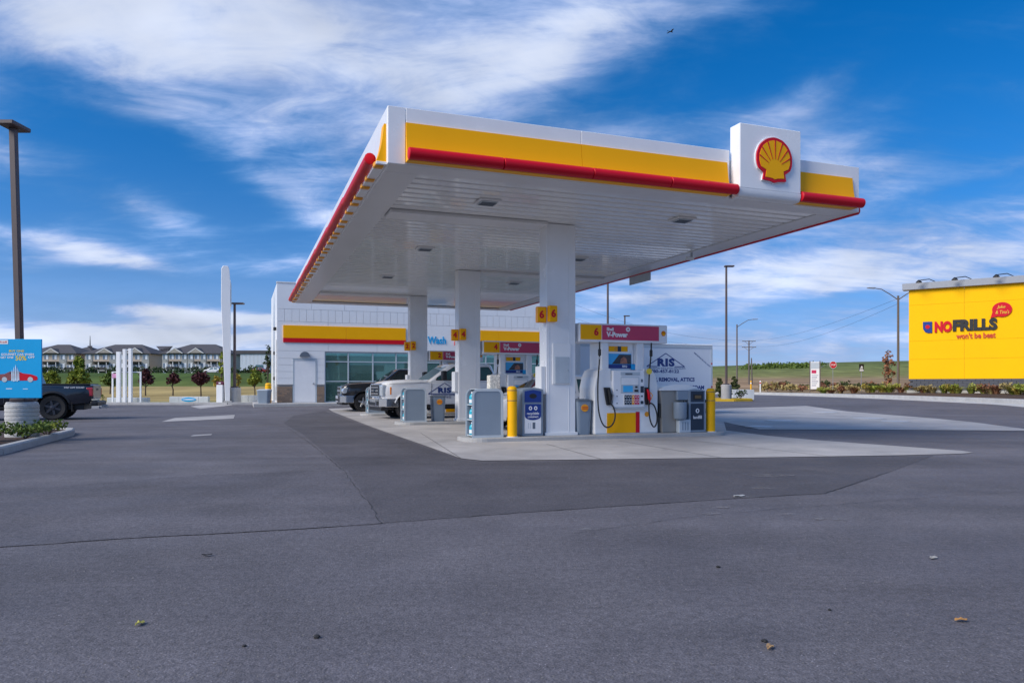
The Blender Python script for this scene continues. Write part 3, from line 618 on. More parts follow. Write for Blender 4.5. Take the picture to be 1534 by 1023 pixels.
# emblem board on the fascia
sg = B('emblem_board', M['white_gloss'], canopy, 6.60, 8.03, -0.24, 0.06, 4.92, 6.14, 0.012)
cv = [(-0.24, 4.92), (-0.236, 4.85), (-0.21, 4.79), (-0.17, 4.765), (0.0, 4.762), (0.0, 4.92)]
MB().prism(cv, 'x', 6.60, 8.03).build('curved_foot', M['white_gloss'], sg, smooth=True, ang=40)
def pecten(parent, cx, cz, r, y, depth=0.05, cols=None, simple=False):
    """scallop emblem: red shape, yellow fan above it, red rays"""
    red, yel = cols or (M['red'], M['yellow'])
    def shape(k, fl):
        pts = []
        for i in range(33):
            a = R(-28) + R(236)*i/32
            bump_ = 1.0 + (0.012*abs(math.sin(a*7)) if not simple else 0)
            pts.append((cx + math.cos(a)*r*k*bump_, cz + math.sin(a)*r*k*bump_*1.0))
        b = r*fl
        pts += [(cx - 0.60*b, cz - 0.66*b), (cx - 0.66*b, cz - 1.0*r*k*.98 - (1-k)*0.1*r), (cx - 0.2*b, cz - 1.03*r*k), (cx, cz - 1.09*r*k), (cx + 0.2*b, cz - 1.03*r*k), (cx + 0.66*b, cz - 1.0*r*k*.98 - (1-k)*0.1*r), (cx + 0.60*b, cz - 0.66*b)]
        return pts
    e = MB().prism(shape(1.0, 1.0), 'y', y-depth, y).build('emblem', red, parent)
    MB().prism(shape(1.045, 1.05), 'y', y-depth*0.5, y+0.001).build('emblem_edge', M['white_gloss'], e)
    f = MB().prism(shape(0.86, 0.80), 'y', y-depth-0.008, y-depth-.001).build('fan', yel, e)
    for i in range(7):
        a = R(90) + R(27)*(i-3); r0, r1 = 0.10*r, 0.885*r
        ox, oz = cx, cz - 0.42*r
        d = Vector((math.cos(R(90)+R(19.5)*(i-3)), math.sin(R(90)+R(19.5)*(i-3)))); nrm = Vector((-d.y, d.x))
        # end on the rim
        tt = 0.0
        while True:
            p = Vector((ox, oz)) + d*tt
            if (p-Vector((cx, cz))).length > 0.875*r and tt > 0.3*r or tt > 2*r: break
            tt += 0.01*r
        p0 = Vector((ox, oz)) + d*0.42*r; p1 = Vector((ox, oz)) + d*tt
        poly = [tuple(p0 - nrm*0.008*r), tuple(p1 - nrm*0.030*r), tuple(p1 + nrm*0.030*r), tuple(p0 + nrm*0.008*r)]
        MB().prism(poly, 'y', y-depth-0.014, y-depth-0.009).build('ray', red, e)
    return e
pecten(sg, 7.36, 5.51, 0.41, -0.241, 0.055)
# small things fixed under the roof
for s, t in ((9.2, 5.2), (9.25, 12.8)):
    c = MB().tube([(s, t, FB+.01), (s, t, FB-.10)], 0.03, 8).build('camera_mount', M['grey_light'], canopy)
    B('camera_body', M['white'], c, s-.16, s+.06, t-.05, t+.05, FB-.19, FB-.10, 0.015)
B('hanging_plate', M['grey_light'], canopy, CL+.02, CL+.06, 8.3, 9.6, FB-.28, FB-.02, 0.006)

# ------------------------------------------------------------------ pump islands and what stands on them
def rounded(x0, x1, y0, y1, r, n=6):
    pts = []
    for cx_, cy_, a0 in ((x1-r, y1-r, 0), (x0+r, y1-r, 90), (x0+r, y0+r, 180), (x1-r, y0+r, 270)):
        for i in range(n+1): a = R(a0 + 90*i/n); pts.append((cx_ + r*math.cos(a), cy_ + r*math.sin(a)))
    return pts
IZ = 0.09
for i in range(3):
    o = MB().prism(rounded(2.2, 8.75, 2.86, 4.02, 0.42), 'z', -0.06, IZ).build('pump_island', M['concrete'], None, 0.012, loc=at(0, 7*i), rotz=TH)
    struct(o)

def pump(i, label, num):
    p = thing('fuel_pump', label, 'fuel pump', at(5.27, 3.17 + 7*i, IZ), TH, 'fuel pumps under the canopy')
    W_ = 1.64; D = 0.80
    # lower cabinet
    prof = [(0.0, 0.0), (W_, 0.0), (W_, 1.05), (1.60, 1.30), (1.52, 1.44), (1.40, 1.49), (1.26, 1.49), (1.26, 1.20), (0.42, 1.20), (0.42, 1.49), (0.22, 1.49), (0.12, 1.44), (0.05, 1.28), (0.0, 1.05)]
    cab = MB().prism(prof, 'y', 0.0, D).build('cabinet', M['white'], p, 0.02, seg=2)
    B('kick_plate', M['grey_light'], cab, 0.03, W_-.03, -0.004, 0.0, 0.0, 0.03)
    B('yellow_panel', M['yellow'], cab, 0.31, 1.05, -0.008, 0.0, 0.02, 0.48, 0.003)
    B('red_panel', M['red'], cab, 1.053, 1.155, -0.008, 0.0, 0.02, 0.50, 0.003)
    # console
    con = B('console', M['white_gloss'], p, 0.43, 1.25, -0.07, 0.40, 0.60, 1.45, 0.025, seg=2)
    B('console_lip', M['grey_light'], con, 0.43, 1.25, -0.085, -0.0, 0.575, 0.598, 0.006)
    bez = B('display_bezel', M['grey_light'], con, 0.62, 1.10, -0.082, -0.0705, 0.93, 1.30, 0.006)
    B('price_display', M['text_white'], bez, 0.64, 1.08, -0.088, -0.0825, 1.12, 1.28, 0.004)
    B('screen', M['sky_blue2'], bez, 0.68, 0.93, -0.089, -0.0825, 0.955, 1.10, 0.004)
    B('card_reader', M['black'], con, 0.97, 1.07, -0.10, -0.0825, 0.96, 1.01, 0.006)
    B('receipt_slot', M['black'], con, 0.99, 1.05, -0.095, -0.0825, 1.05, 1.09, 0.004)
    B('keypad', M['navy'], con, 1.135, 1.225, -0.082, -0.0705, 0.94, 1.09, 0.006)
    B('pin_pad', M['navy'], con, 1.14, 1.21, -0.082, -0.0705, 0.68, 0.75, 0.006)
    MB().lathe([(0.02, 0), (0.02, -0.012)], 12, (1.175, -0.0705, 0.86), 'y').build('button', M['navy'], con)
    B('hook_icon', M['grey_dark'], con, 1.15, 1.20, -0.075, -0.0705, 1.18, 1.25, 0.003)
    cols_ = [M['navy'], M['navy'], M['navy'], M['orange'], M['magenta'], M['magenta']]
    gp = B('grade_panel', M['white'], con, 0.70, 1.12, -0.084, -0.0705, 0.655, 0.90, 0.004)
    for r_ in range(2):
        for c_ in range(6):
            x0 = 0.712 + c_*0.066; z0 = 0.67 + r_*0.115
            b = B('grade_button', cols_[c_], gp, x0, x0+.058, -0.092, -0.0845, z0, z0+.103, 0.004)
            MB().lathe([(0.013, 0), (0.013, -0.003)], 8, (x0+.029, -0.0925, z0+.06), 'y').build('button_mark', M['text_white'], b)
    B('top_slot', M['grey_light'], con, 0.62, 1.12, -0.08, -0.0705, 1.335, 1.41, 0.004)
    B('sticker', M['grey_dark'], con, 0.74, 0.92, -0.086, -0.0805, 1.35, 1.385)
    for z_ in (0.70, 0.86, 1.0): MB().lathe([(0.014, 0), (0.014, -0.006)], 8, (0.53, -0.0705, z_), 'y').build('icon', M['navy'], con)
    # uprights and graphics between them
    for x0, x1 in ((0.22, 0.40), (1.13, 1.31)):
        B('upright', M['white_gloss'], p, x0, x1, 0.08, D-.10, 1.45, 2.09, 0.012)
    gb = B('graphic_board', M['white'], p, 0.405, 1.125, 0.22, 0.30, 1.45, 2.085, 0.004)
    for k_, (c, x0, x1) in enumerate(((M['yellow'], 0.47, 0.62), (M['orange'], 0.625, 0.70), (M['navy'], 0.705, 0.79), (M['yellow'], 0.795, 0.96), (M['text_white'], 0.965, 1.08))):
        B('poster_strip', c, gb, x0, x1, 0.212, 0.2195, 1.89, 2.01)
    pc = B('poster', M['sky_blue2'], gb, 0.46, 1.06, 0.212, 0.2195, 1.50, 1.84)
    MB().prism([(0.55, 1.60), (0.74, 1.82), (1.05, 1.82), (1.05, 1.60)], 'y', 0.208, 0.2115).build('picture_dark', M['pic_dark'], pc)
    MB().prism([(0.76, 1.61), (0.78, 1.72), (0.86, 1.77), (0.93, 1.72), (0.95, 1.61)], 'y', 0.204, 0.2075).build('picture_warm', M['pic_warm'], pc)
    B('picture_base', M['blue'], pc, 0.46, 1.06, 0.206, 0.2115, 1.50, 1.59)
    text('caption', 'BBQ', M['text_white'], pc, 0.88, 1.545, 0.2055, h=0.06, bold=0.03)
    B('topper', M['sky_blue'], p, 1.03, 1.26, 0.16, 0.185, 1.47, 1.60, 0.003)
    # head sign
    hd = B('head_sign', M['white_gloss'], p, -0.37, 1.91, 0.02, D-.02, 2.085, 2.51, 0.02, seg=2)
    B('number_field', M['yellow'], hd, -0.34, 0.185, 0.012, 0.0195, 2.14, 2.475, 0.003)
    text('numeral', str(num), M['red'], hd, 0.05, 2.32, 0.0115, h=0.18, bold=0.04)
    B('brand_field', M['magenta'], hd, 0.20, 1.68, 0.012, 0.0195, 2.14, 2.475, 0.003)
    text('brand_line', 'Shell', M['text_white'], hd, 0.40, 2.385, 0.0115, h=0.075, bold=0.04)
    text('brand_line', 'V-Power', M['text_white'], hd, 0.58, 2.265, 0.0115, w=0.55, bold=0.05)
    MB().lathe([(0.055, 0), (0.055, -0.003)], 16, (0.86, 0.0115, 2.39), 'y').build('brand_dot', M['text_white'], hd)
    MB().lathe([(0.02, 0), (0.02, -0.003)], 10, (0.86, 0.008, 2.39), 'y').build('brand_dot_core', M['magenta'], hd)
    pecten(hd, 1.80, 2.32, 0.058, 0.0195, 0.01, simple=True)
    # nozzle boots, nozzles and hoses
    for sx, red in ((0, False), (1, True)):
        bx = 0.27 if not sx else 1.28
        bt = MB().prism([(bx-.05, 1.06), (bx+.10, 1.06), (bx+.14, 0.90), (bx+.13, 0.66), (bx+.02, 0.66), (bx-.02, 0.86)], 'y', -0.055, 0.0).build('nozzle_boot', M['black'], p, 0.01)
        nz = MB().tube([(bx+.04, -0.075, 1.02), (bx+.06, -0.10, 0.92), (bx+.08, -0.09, 0.80), (bx+.09, -0.075, 0.70)], [0.022, 0.034, 0.034, 0.018], 10).build('nozzle', M['rubber'] if not red else M['red'], p, smooth=True)
        MB().tube([(bx+.10, -0.10, 0.95), (bx+.15, -0.115, 0.88), (bx+.12, -0.10, 0.78)], 0.010, 6).build('lever', M['steel'] if not red else M['orange'], nz)
        if not sx: pts = [(0.11, -0.03, 2.09), (0.10, -0.05, 1.85), (0.09, -0.06, 1.62), (0.04, -0.08, 1.2), (0.03, -0.10, 0.7), (0.06, -0.12, 0.42), (0.14, -0.13, 0.22), (0.25, -0.13, 0.15), (0.38, -0.12, 0.20), (0.46, -0.11, 0.34), (0.47, -0.10, 0.52), (0.40, -0.09, 0.66), (0.36, -0.075, 0.70)]
        else: pts = [(1.45, -0.03, 2.09), (1.43, -0.05, 1.85), (1.40, -0.06, 1.6), (1.36, -0.07, 1.25), (1.345, -0.09, 0.8), (1.345, -0.10, 0.45), (1.38, -0.12, 0.24), (1.46, -0.12, 0.13), (1.53, -0.12, 0.2), (1.56, -0.11, 0.38), (1.53, -0.10, 0.55), (1.46, -0.09, 0.68), (1.38, -0.075, 0.70)]
        # smooth the run of the hose
        P = [Vector(q) for q in pts]
        for _ in range(2):
            Q = [P[0]]
            for a, b in zip(P, P[1:]): Q += [a*0.75+b*0.25, a*0.25+b*0.75]
            P = Q + [P[-1]]
        hs = MB().tube(P, 0.017, 8).build('hose', M['rubber'], p, smooth=True, ang=60)
        x_, y_, z_ = pts[1]
        MB().lathe([(0.022, -0.08), (0.035, -0.06), (0.035, 0.06), (0.022, 0.08)], 12, (x_, y_, z_)).build('breakaway', M['black'], hs)
        MB().lathe([(0.024, -0.03), (0.024, 0.03)], 10, (x_-.004, y_, z_-.13)).build('swivel', M['steel'], hs)
    MB().lathe([(0.06, 0), (0.06, -0.004)], 16, (1.345, -0.002, 0.44), 'y').build('round_sticker', M['orange'], p)
    MB().lathe([(0.07, 0), (0.07, -0.02)], 12, (1.36, -0.075, 1.43), 'y').build('hose_tag', M['text_yellow'], p)
    return p
M['pic_dark'] = mat('poster_dark', (0.05, 0.05, 0.06), 0.4, var=0.5, scale=9)
M['pic_warm'] = mat('poster_warm', (0.40, 0.16, 0.10), 0.4, var=0.4, scale=14)
pump(0, 'white fuel pump six beside the warm grey service kiosk', 6)
pump(1, 'white fuel pump four standing between the white sedan and the white pickup', 4)
pump(2, 'white fuel pump two on the island closest to the store', 2)

def rounded_top(x0, x1, z0, z1, r, n=6):
    pts = [(x0, z0), (x1, z0)]
    for i in range(n+1): a = R(90*i/n); pts.append((x1-r+r*math.cos(a), z1-r+r*math.sin(a)))
    for i in range(n+1): a = R(90+90*i/n); pts.append((x0+r+r*math.cos(a), z1-r+r*math.sin(a)))
    return pts
def rack(s, t, label):
    p = thing('display_rack', label, 'rack', at(s, t, IZ), TH, 'washer fluid racks on the islands')
    h, w, d = 1.03, 0.70, 0.46
    # the open end looks along -x; two side panels, a back, a curved top and three shelves
    for y0 in (0.0, d-.03):
        sp_ = MB().prism(rounded_top(0.02, w-.012, 0.05, h-.012, 0.11), 'y', y0, y0+.03).build('side_panel', M['grey'], p, 0.004)
        q = MB()
        outer = rounded_top(0.0, w, 0.0, h, 0.13); inner = rounded_top(0.05, w-.05, 0.05, h-.05, 0.09)
        n_ = len(outer); yy0, yy1 = (y0-.012, y0-.0005) if y0 == 0 else (y0+.0305, y0+.042)
        q.v = [(x, yy0, z) for x, z in outer] + [(x, yy0, z) for x, z in inner] + [(x, yy1, z) for x, z in outer] + [(x, yy1, z) for x, z in inner]
        for i in range(n_):
            j = (i+1) % n_
            q.f += [(i, j, n_+j, n_+i), (2*n_+i, 3*n_+i, 3*n_+j, 2*n_+j), (i, 2*n_+i, 2*n_+j, j), (n_+i, n_+j, 3*n_+j, 3*n_+i)]
        q.build('side_frame', M['grey_light'], sp_)
    B('back_panel', M['grey_dark'], p, w-.05, w-.02, 0.031, d-.031, 0.05, h-.10)
    B('top_panel', M['grey_light'], p, 0.10, w-.10, 0.0, d, h-.011, h+.004, 0.003)
    for z in (0.03, 0.36, 0.68): B('shelf', M['grey_light'], p, 0.015, w-.055, 0.031, d-.031, z, z+.02, 0.003)
    return p
M['jug'] = mat('washer_fluid_jug', (0.0, 0.36, 0.50), 0.25, var=0.15, scale=8)
M['label_w'] = mat('white_label', (0.75, 0.78, 0.80), 0.5)
def jug(s, t, z, label, kk=0):
    g = thing('fluid_jug', label, 'jug', at(s, t, IZ + z), TH, 'jugs of washer fluid in the racks')
    prof = [(0.055, 0.0), (0.066, 0.01), (0.066, 0.155), (0.052, 0.195), (0.022, 0.225), (0.02, 0.235)]
    MB().lathe(prof, 14).build('bottle', M['jug'], g, smooth=True)
    MB().lathe([(0.026, 0.2352), (0.026, 0.262), (0.02, 0.266)], 12).build('cap', M['label_w'], g)
    MB().lathe([(0.0675, 0.03), (0.068, 0.035), (0.068, 0.10), (0.0675, 0.105)], 14).build('label_band', M['label_w'], g)
RK = []
for i, (s, t) in enumerate(((2.36, 3.10), (2.36, 10.05), (2.42, 17.15))):
    rack(s, t, ['grey rounded rack with a pale carton on top beside the recycling bin', 'grey rounded rack of blue jugs before the front of the white pickup', 'grey rounded rack of blue jugs between the white pickup and the black pickup'][i])
    names = ['blue jug on the %s shelf of the rack beside pump %d island column']
    for r_, z in enumerate((0.051, 0.381, 0.701)):
        for y_ in (0.13, 0.31):
            jug(s+.10, t+.085 if y_ < .2 else t+.30, z, 'blue washer fluid jug on the %s shelf of the rack %s' % (('bottom', 'middle', 'top')[r_], ('that carries a carton', 'before the white pickup', 'by the black pickup')[i]))
cart = B('leaflet_box', mat('printed_carton', (0.62, 0.59, 0.52), 0.7, var=0.6, scale=28), None, -0.12, 0.12, -0.1, 0.1, 0, 0.29, 0.01)
x_, y_, z_ = at(2.92, 3.33, IZ+1.0345); cart.location = (x_, y_, z_); cart.rotation_euler = (0, 0, TH)
tag(cart, 'pale printed carton standing on top of the rack by the blue bin', 'box')

def bollard(s, t, label, h=1.09, z=IZ, xy=None, r=0.108):
    loc = at(s, t, z) if xy is None else (*xy, z)
    p = thing('bollard', label, 'bollard', loc, 0, 'yellow bollards')
    MB().lathe([(r, 0.012), (r, h-.09), (r*.95, h-.05), (r*.75, h-.015), (r*.4, h)], 24).build('sleeve', M['bollard'], p, smooth=True, ang=50)
    MB().lathe([(r*1.25, 0.0), (r*1.25, 0.012)], 24).build('base_ring', M['text_white'], p)
    for z_ in (h*.71, h*.91): MB().lathe([(r+.003, z_), (r+.003, z_+.014)], 24).build('band', M['seam'], p)
bollard(3.27, 3.12, 'yellow bollard between the rack and the blue recycling bin')
bollard(8.33, 3.12, 'yellow bollard beside the dark landfill bin', 1.04)

# blue recycling bin
def bin_body(p, w, d, h, m, arch=0.04):
    poly = [(0, 0), (w, 0), (w, h-arch)] + [(w*(1-i/8), h-arch+arch*math.sin(math.pi*i/8)) for i in range(1, 8)] + [(0, h-arch)]
    return MB().prism(poly, 'y', 0, d).build('housing', m, p, 0.015, seg=2)
p = thing('recycling_bin', 'grey bin with royal blue recyclables panel beside the column', 'bin', at(3.52, 3.16, IZ), TH); p.scale = (0.88, 1, 1)
b = bin_body(p, 0.56, 0.5, 1.06, M['grey'])
u = MB().prism([(0.06, 0.74), (0.50, 0.74), (0.50, 0.98), (0.28, 1.01), (0.06, 0.98)], 'y', -0.012, -0.001).build('upper_panel', M['blue'], p)
poly = [(0.28+0.10*math.cos(R(a)), 0.875+0.055*math.sin(R(a))) for a in range(0, 360, 24)]
MB().prism(poly, 'y', -0.0155, -0.0125).build('opening', M['black'], u)
lo = B('lower_panel', M['text_white'], p, 0.06, 0.50, -0.012, -0.001, 0.06, 0.70, 0.004)
MB().prism([(0.065, 0.70), (0.495, 0.70), (0.495, 0.44)] + [(0.28+0.215*math.cos(R(a)), 0.44+0.09*math.sin(R(a))) for a in range(-10, -180, -17)] + [(0.065, 0.44)], 'y', -0.0155, -0.0125).build('badge', M['blue'], lo)
text('caption', 'recyclable', M['text_white'], lo, 0.28, 0.49, -0.016, w=0.32, bold=0.01); text('caption', 'containers', M['text_white'], lo, 0.28, 0.425, -0.016, w=0.28, bold=0.01)
for cx_ in (0.21, 0.35):
    q = MB(); n_ = 12
    for rr in (0.045, 0.022): q.v += [(cx_+rr*math.cos(2*math.pi*i/n_), y__, 0.61+rr*math.sin(2*math.pi*i/n_)) for y__ in (-0.0185, -0.0160) for i in range(n_)]
    for i in range(n_):
        j = (i+1) % n_; q.f += [(i, j, 2*n_+j, 2*n_+i), (n_+i, 3*n_+i, 3*n_+j, n_+j), (i, n_+i, n_+j, j), (2*n_+i, 2*n_+j, 3*n_+j, 3*n_+i)]
    q.build('recycle_icon', M['text_white'], lo)
for x0 in (0.15, 0.20): B('icon_line', M['grey_light'], lo, x0, x0+.012, -0.0145, -0.0125, 0.17, 0.29)
B('bottle_icon', M['grey_dark'], lo, 0.27, 0.34, -0.0145, -0.0125, 0.16, 0.30)
# grey lidded bins beside the columns
def small_bin(s, t, label, w=0.42):
    p = thing('waste_bin', label, 'bin', at(s, t, IZ), TH, 'grey bins beside the columns')
    MB().loft([[(x, y, z) for x, y in rounded(-k, w+k, -k, 0.42+k, 0.08, 3)] for z, k in ((0, -0.03), (0.72, 0.0), (0.745, 0.0))]).build('tub', M['grey'], p)
    MB().loft([[(x, y, z) for x, y in rounded(-k, w+k, -k, 0.42+k, 0.08, 3)] for z, k in ((0.746, 0.012), (0.775, 0.012), (0.80, -0.05))]).build('lid', M['grey_dark'], p)
    MB().prism([(w/2+0.09*math.cos(R(a)), 0.60+0.085*math.sin(R(a))) for a in range(0, 360, 30)], 'y', -0.012, -0.0005).build('sticker', M['orange'], p)
    for z_ in (0.575, 0.61): B('sticker_line', M['red'], p, w/2-.07, w/2+.07, -0.0155, -0.0125, z_, z_+.014)
small_bin(4.84, 3.20, 'grey bin with orange sticker between the column and pump 6', 0.40)
small_bin(3.28, 10.15, 'grey bin with orange sticker between the rack and the middle column')
small_bin(3.30, 17.15, 'grey bin with orange sticker beside the farthest column')
# service kiosk with towel and squeegee boxes
p = thing('service_kiosk', 'warm grey kiosk with white domed cap and windshield wash boxes', 'kiosk', at(6.96, 3.14, IZ), TH)
poly = [(0.05, 0), (1.0, 0), (1.0, 0.984), (0.0, 0.984), (0.035, 0.60)]
MB().prism(poly, 'y', 0.0, 0.62).build('housing', M['beige'], p, 0.02, seg=2)
cap = [(-0.04, 0.985), (-0.02, 1.02), (0.10, 1.075), (0.35, 1.125), (0.65, 1.125), (0.92, 1.08), (1.03, 1.02), (1.05, 0.985)]
MB().prism(cap, 'y', -0.04, 0.66).build('cap', M['white'], p, 0.006)
B('towel_box', M['grey'], p, 0.40, 0.74, -0.10, -0.001, 0.76, 0.98, 0.015)
tb = MB().lathe([(0.13, 0.32), (0.155, 0.36), (0.155, 0.70), (0.15, 0.715)], 16, (0.46, -0.11, 0)).build('wash_tub', M['grey'], p, smooth=True, ang=50)
MB().tube([(0.56, -0.10, 0.76), (0.57, -0.13, 0.55), (0.54, -0.14, 0.38), (0.62, -0.15, 0.48)], 0.014, 6).build('squeegee', M['black'], tb)
B('lower_box', M['grey_light'], p, 0.42, 0.74, -0.14, -0.001, 0.0, 0.31, 0.012)
for k_ in range(3): B('rib', M['grey'], p, 0.50+k_*.07, 0.53+k_*.07, -0.146, -0.1405, 0.06, 0.25)
B('squeegee_rest', M['black'], p, -0.02, 0.035, 0.03, 0.12, 0.36, 0.68, 0.008)
# landfill bin
p = thing('landfill_bin', 'grey bin with dark navy landfill panel beside the yellow bollard', 'bin', at(7.66, 3.02, IZ), TH); p.scale = (0.9, 1, 1)
bin_body(p, 0.50, 0.5, 1.02, M['grey'], 0.035)
u = B('upper_panel', M['navy'], p, 0.05, 0.45, -0.012, -0.001, 0.72, 0.97, 0.004)
B('opening', M['black'], u, 0.12, 0.40, -0.0155, -0.0125, 0.77, 0.90)
B('bronze_inset', mat('bronze_tone', (0.16, 0.10, 0.04), 0.4), u, 0.17, 0.36, -0.0185, -0.016, 0.80, 0.87)  # small bronze-coloured rectangle over the black opening
lo = B('lower_panel', M['navy'], p, 0.05, 0.45, -0.012, -0.001, 0.06, 0.68, 0.004)
text('caption', 'landfill', M['text_white'], lo, 0.25, 0.36, -0.0125, w=0.26, bold=0.015)
MB().lathe([(0.055, 0), (0.055, -0.003)], 16, (0.25, -0.0125, 0.51), 'y').build('icon', M['text_white'], lo)
B('icon_can', M['navy'], lo, 0.23, 0.27, -0.0185, -0.016, 0.48, 0.54)

# ------------------------------------------------------------------ the store
SX, SY = -12.32, 38.5
SL, SD, STOP, SZ = 15.7, 8.0, 6.59, 0.28
store = thing('store', 'low white store with glass front and yellow and red band', 'store', (SX, SY, 0), TH)
struct(MB().box(-1.2, SL+1.5, -1.7, SD+.5, -0.2, SZ).build('store_walk', M['kerb'], None, 0.02, loc=(SX, SY, 0), rotz=TH))
# carcass behind the cladding: left pier, lintel, sides, back, roof
B('pier', M['white'], store, 0.05, 2.44, 0.05, 0.35, SZ, 3.0)
B('lintel', M['white'], store, 0.05, SL-.05, 0.05, 0.35, 3.001, STOP-.08)
B('pier', M['white'], store, SL-.7, SL-.05, 0.05, 0.35, SZ, 3.0)
B('side_wall', M['white'], store, 0.05, 0.30, 0.351, SD, SZ, STOP-.08); B('side_wall', M['white'], store, SL-.30, SL-.05, 0.351, SD, SZ, STOP-.08)
B('back_wall', M['interior'], store, 0.301, SL-.301, SD-.2, SD, SZ, 3.1)
B('roof', M['soffit_trim'], store, 0.301, SL-.301, 0.351, SD, 5.3, 5.5); B('inner_ceiling', M['interior'], store, 0.301, SL-.301, 0.351, SD-.201, 3.3, 3.4)
# cladding panels
def clad(x0, x1, n, z0, z1, m=M['white'], gap=0.012):
    w = (x1-x0)/n
    for i in range(n): B('cladding_panel', m, store, x0+i*w+gap/2, x0+(i+1)*w-gap/2, 0.0, 0.049, z0+gap/2, z1-gap/2)
clad(0.0, SL, 9, 5.22, STOP); clad(0.0, SL, 42, 4.56, 5.22); clad(0.0, SL, 6, 3.02, 4.56)
clad(0.0, 2.44, 1, 2.62, 3.02)
for k in range(4): clad(0.0, 0.80, 1, 1.22+k*.35, 1.22+(k+1)*.35)
for k in range(4): clad(2.02, 2.44, 1, 1.22+k*.35, 1.22+(k+1)*.35)
B('parapet_cap', M['soffit_trim'], store, -0.03, SL+.03, -0.03, 0.40, STOP-.02, STOP+.05, 0.01)
for k in range(3):
    z0, z1 = [(SZ, 2.4), (2.41, 4.5), (4.51, STOP)][k]
    for j in range(4): B('side_cladding', M['white'], store, 0.0, 0.049, 0.06+j*1.98, 0.06+(j+1)*1.98-.012, z0, z1-.006)
# brick base each side of the door
def bricks(x0, x1):
    h, g = 0.105, 0.012; z = SZ + 0.02; r_ = 0
    B('mortar_bed', M['mortar'], store, x0, x1, 0.012, 0.049, SZ, 1.21)
    me = MB().box(0, 0.245, 0, 0.05, 0, h-g).mesh('brick', 0.004); hm = MB().box(0, 0.117, 0, 0.05, 0, h-g).mesh('brick', 0.004)
    for m in (me, hm): m.materials.append(M['brick_a'])
    while z + h < 1.215:
        x = x0; first = r_ % 2
        while x < x1 - 0.06:
            l = 0.117 if first or x + 0.245 > x1 else 0.245; first = 0
            if x + l > x1 + 0.005: break
            o = obj('brick', hm if l < .2 else me, None, store, (x, -0.018 + rnd.uniform(-.003, .003), z))
            if rnd.random() < 0.45:
                o.material_slots[0].link = 'OBJECT'; o.material_slots[0].material = M['brick_b']
            x += l + g
        z += h; r_ += 1
    B('brick_sill', M['kerb'], store, x0-.01, x1+.01, -0.04, 0.05, 1.212, 1.26, 0.006)
bricks(0.0, 0.78); bricks(2.04, 2.43)
dr = B('door', M['white_gloss'], store, 0.86, 1.95, -0.012, 0.048, SZ+.01, 2.50, 0.006)
B('door_frame', M['grey_light'], dr, 0.79, 0.857, -0.02, 0.05, SZ, 2.57); B('door_frame', M['grey_light'], dr, 1.953, 2.02, -0.02, 0.05, SZ, 2.57); B('door_frame', M['grey_light'], dr, 0.858, 1.952, -0.02, 0.05, 2.503, 2.57)
MB().lathe([(0.03, 0), (0.03, -0.03), (0.05, -0.045), (0.05, -0.07)], 12, (1.85, -0.012, 1.28), 'y').build('door_knob', M['steel'], dr)
lm = MB().prism([(1.40+0.26*math.cos(R(a)), 2.72+0.26*math.sin(R(a))) for a in range(0, 181, 15)], 'y', -0.18, -0.001).build('wall_lamp', M['grey_dark'], store)
# glass front
xs = [2.46, 3.69, 5.02, 6.31, 7.62, 8.93, 10.24, 11.55, 12.86, 14.17, 14.98]
rows = [(SZ+.06, 1.38), (1.44, 2.44), (2.50, 2.94)]
for i, (a, b) in enumerate(zip(xs, xs[1:])):
    for z0, z1 in rows:
        B('window_pane', M['pane'], store, a+.035, b-.035, 0.14, 0.155, z0, z1)
for x in xs: B('mullion', M['grey_light'], store, x-.034, x+.034, 0.09, 0.20, SZ, 3.0)
for z in (SZ, 1.385, 2.445, 2.945): 
    for a, b in zip(xs, xs[1:]): B('transom', M['grey_light'], store, a+.035, b-.035, 0.10, 0.19, z, z+.054)
# things seen dimly through the glass
B('inner_floor', M['interior'], store, 2.46, SL-.72, 0.36, SD-.21, SZ-.005, SZ+.004)
for i in range(5):
    x0 = 3.2 + i*2.3
    g = B('shelf_unit', M['grey_dark'], store, x0, x0+1.5, 2.2, 2.7, SZ, 1.85)
    for k in range(4): B('goods', M['shelf_goods'], g, x0+.05, x0+1.45, 2.12, 2.195, SZ+.15+k*.40, SZ+.42+k*.40)
B('wall_cabinet', M['glow'] if 'glow' in M else M['label_w'], store, 4.0, 7.2, SD-.5, SD-.25, 1.7, 2.6)
# coloured bands and lettering
for x0, x1 in ((0.30, 6.83), (9.62, 14.9)):
    nb = 2 if x1 < 7 else 2; w = (x1-x0)/nb
    for k in range(nb):
        B('yellow_band', M['yellow'], store, x0+k*w+.004, x0+(k+1)*w-.004, -0.06, -0.002, 3.69, 4.36, 0.006)
        B('red_band', M['red'], store, x0+k*w+.004, x0+(k+1)*w-.004, -0.065, -0.002, 3.46, 3.685, 0.006)
text('wall_lettering', 'Car Wash', M['sky_blue'], store, 8.2, 3.74, -0.002, w=1.85, h=0.42, depth=0.03, bold=0.02)
for z in (4.2, 2.9, 1.55): B('side_lamp', M['black'], store, -0.16, -0.001, 0.7, 0.86, z-.08, z+.10, 0.02)
MB().tube([(-0.05, 0.25, 3.6), (-0.05, 0.25, 0.4)], 0.045, 8).build('downpipe', M['white'], store)

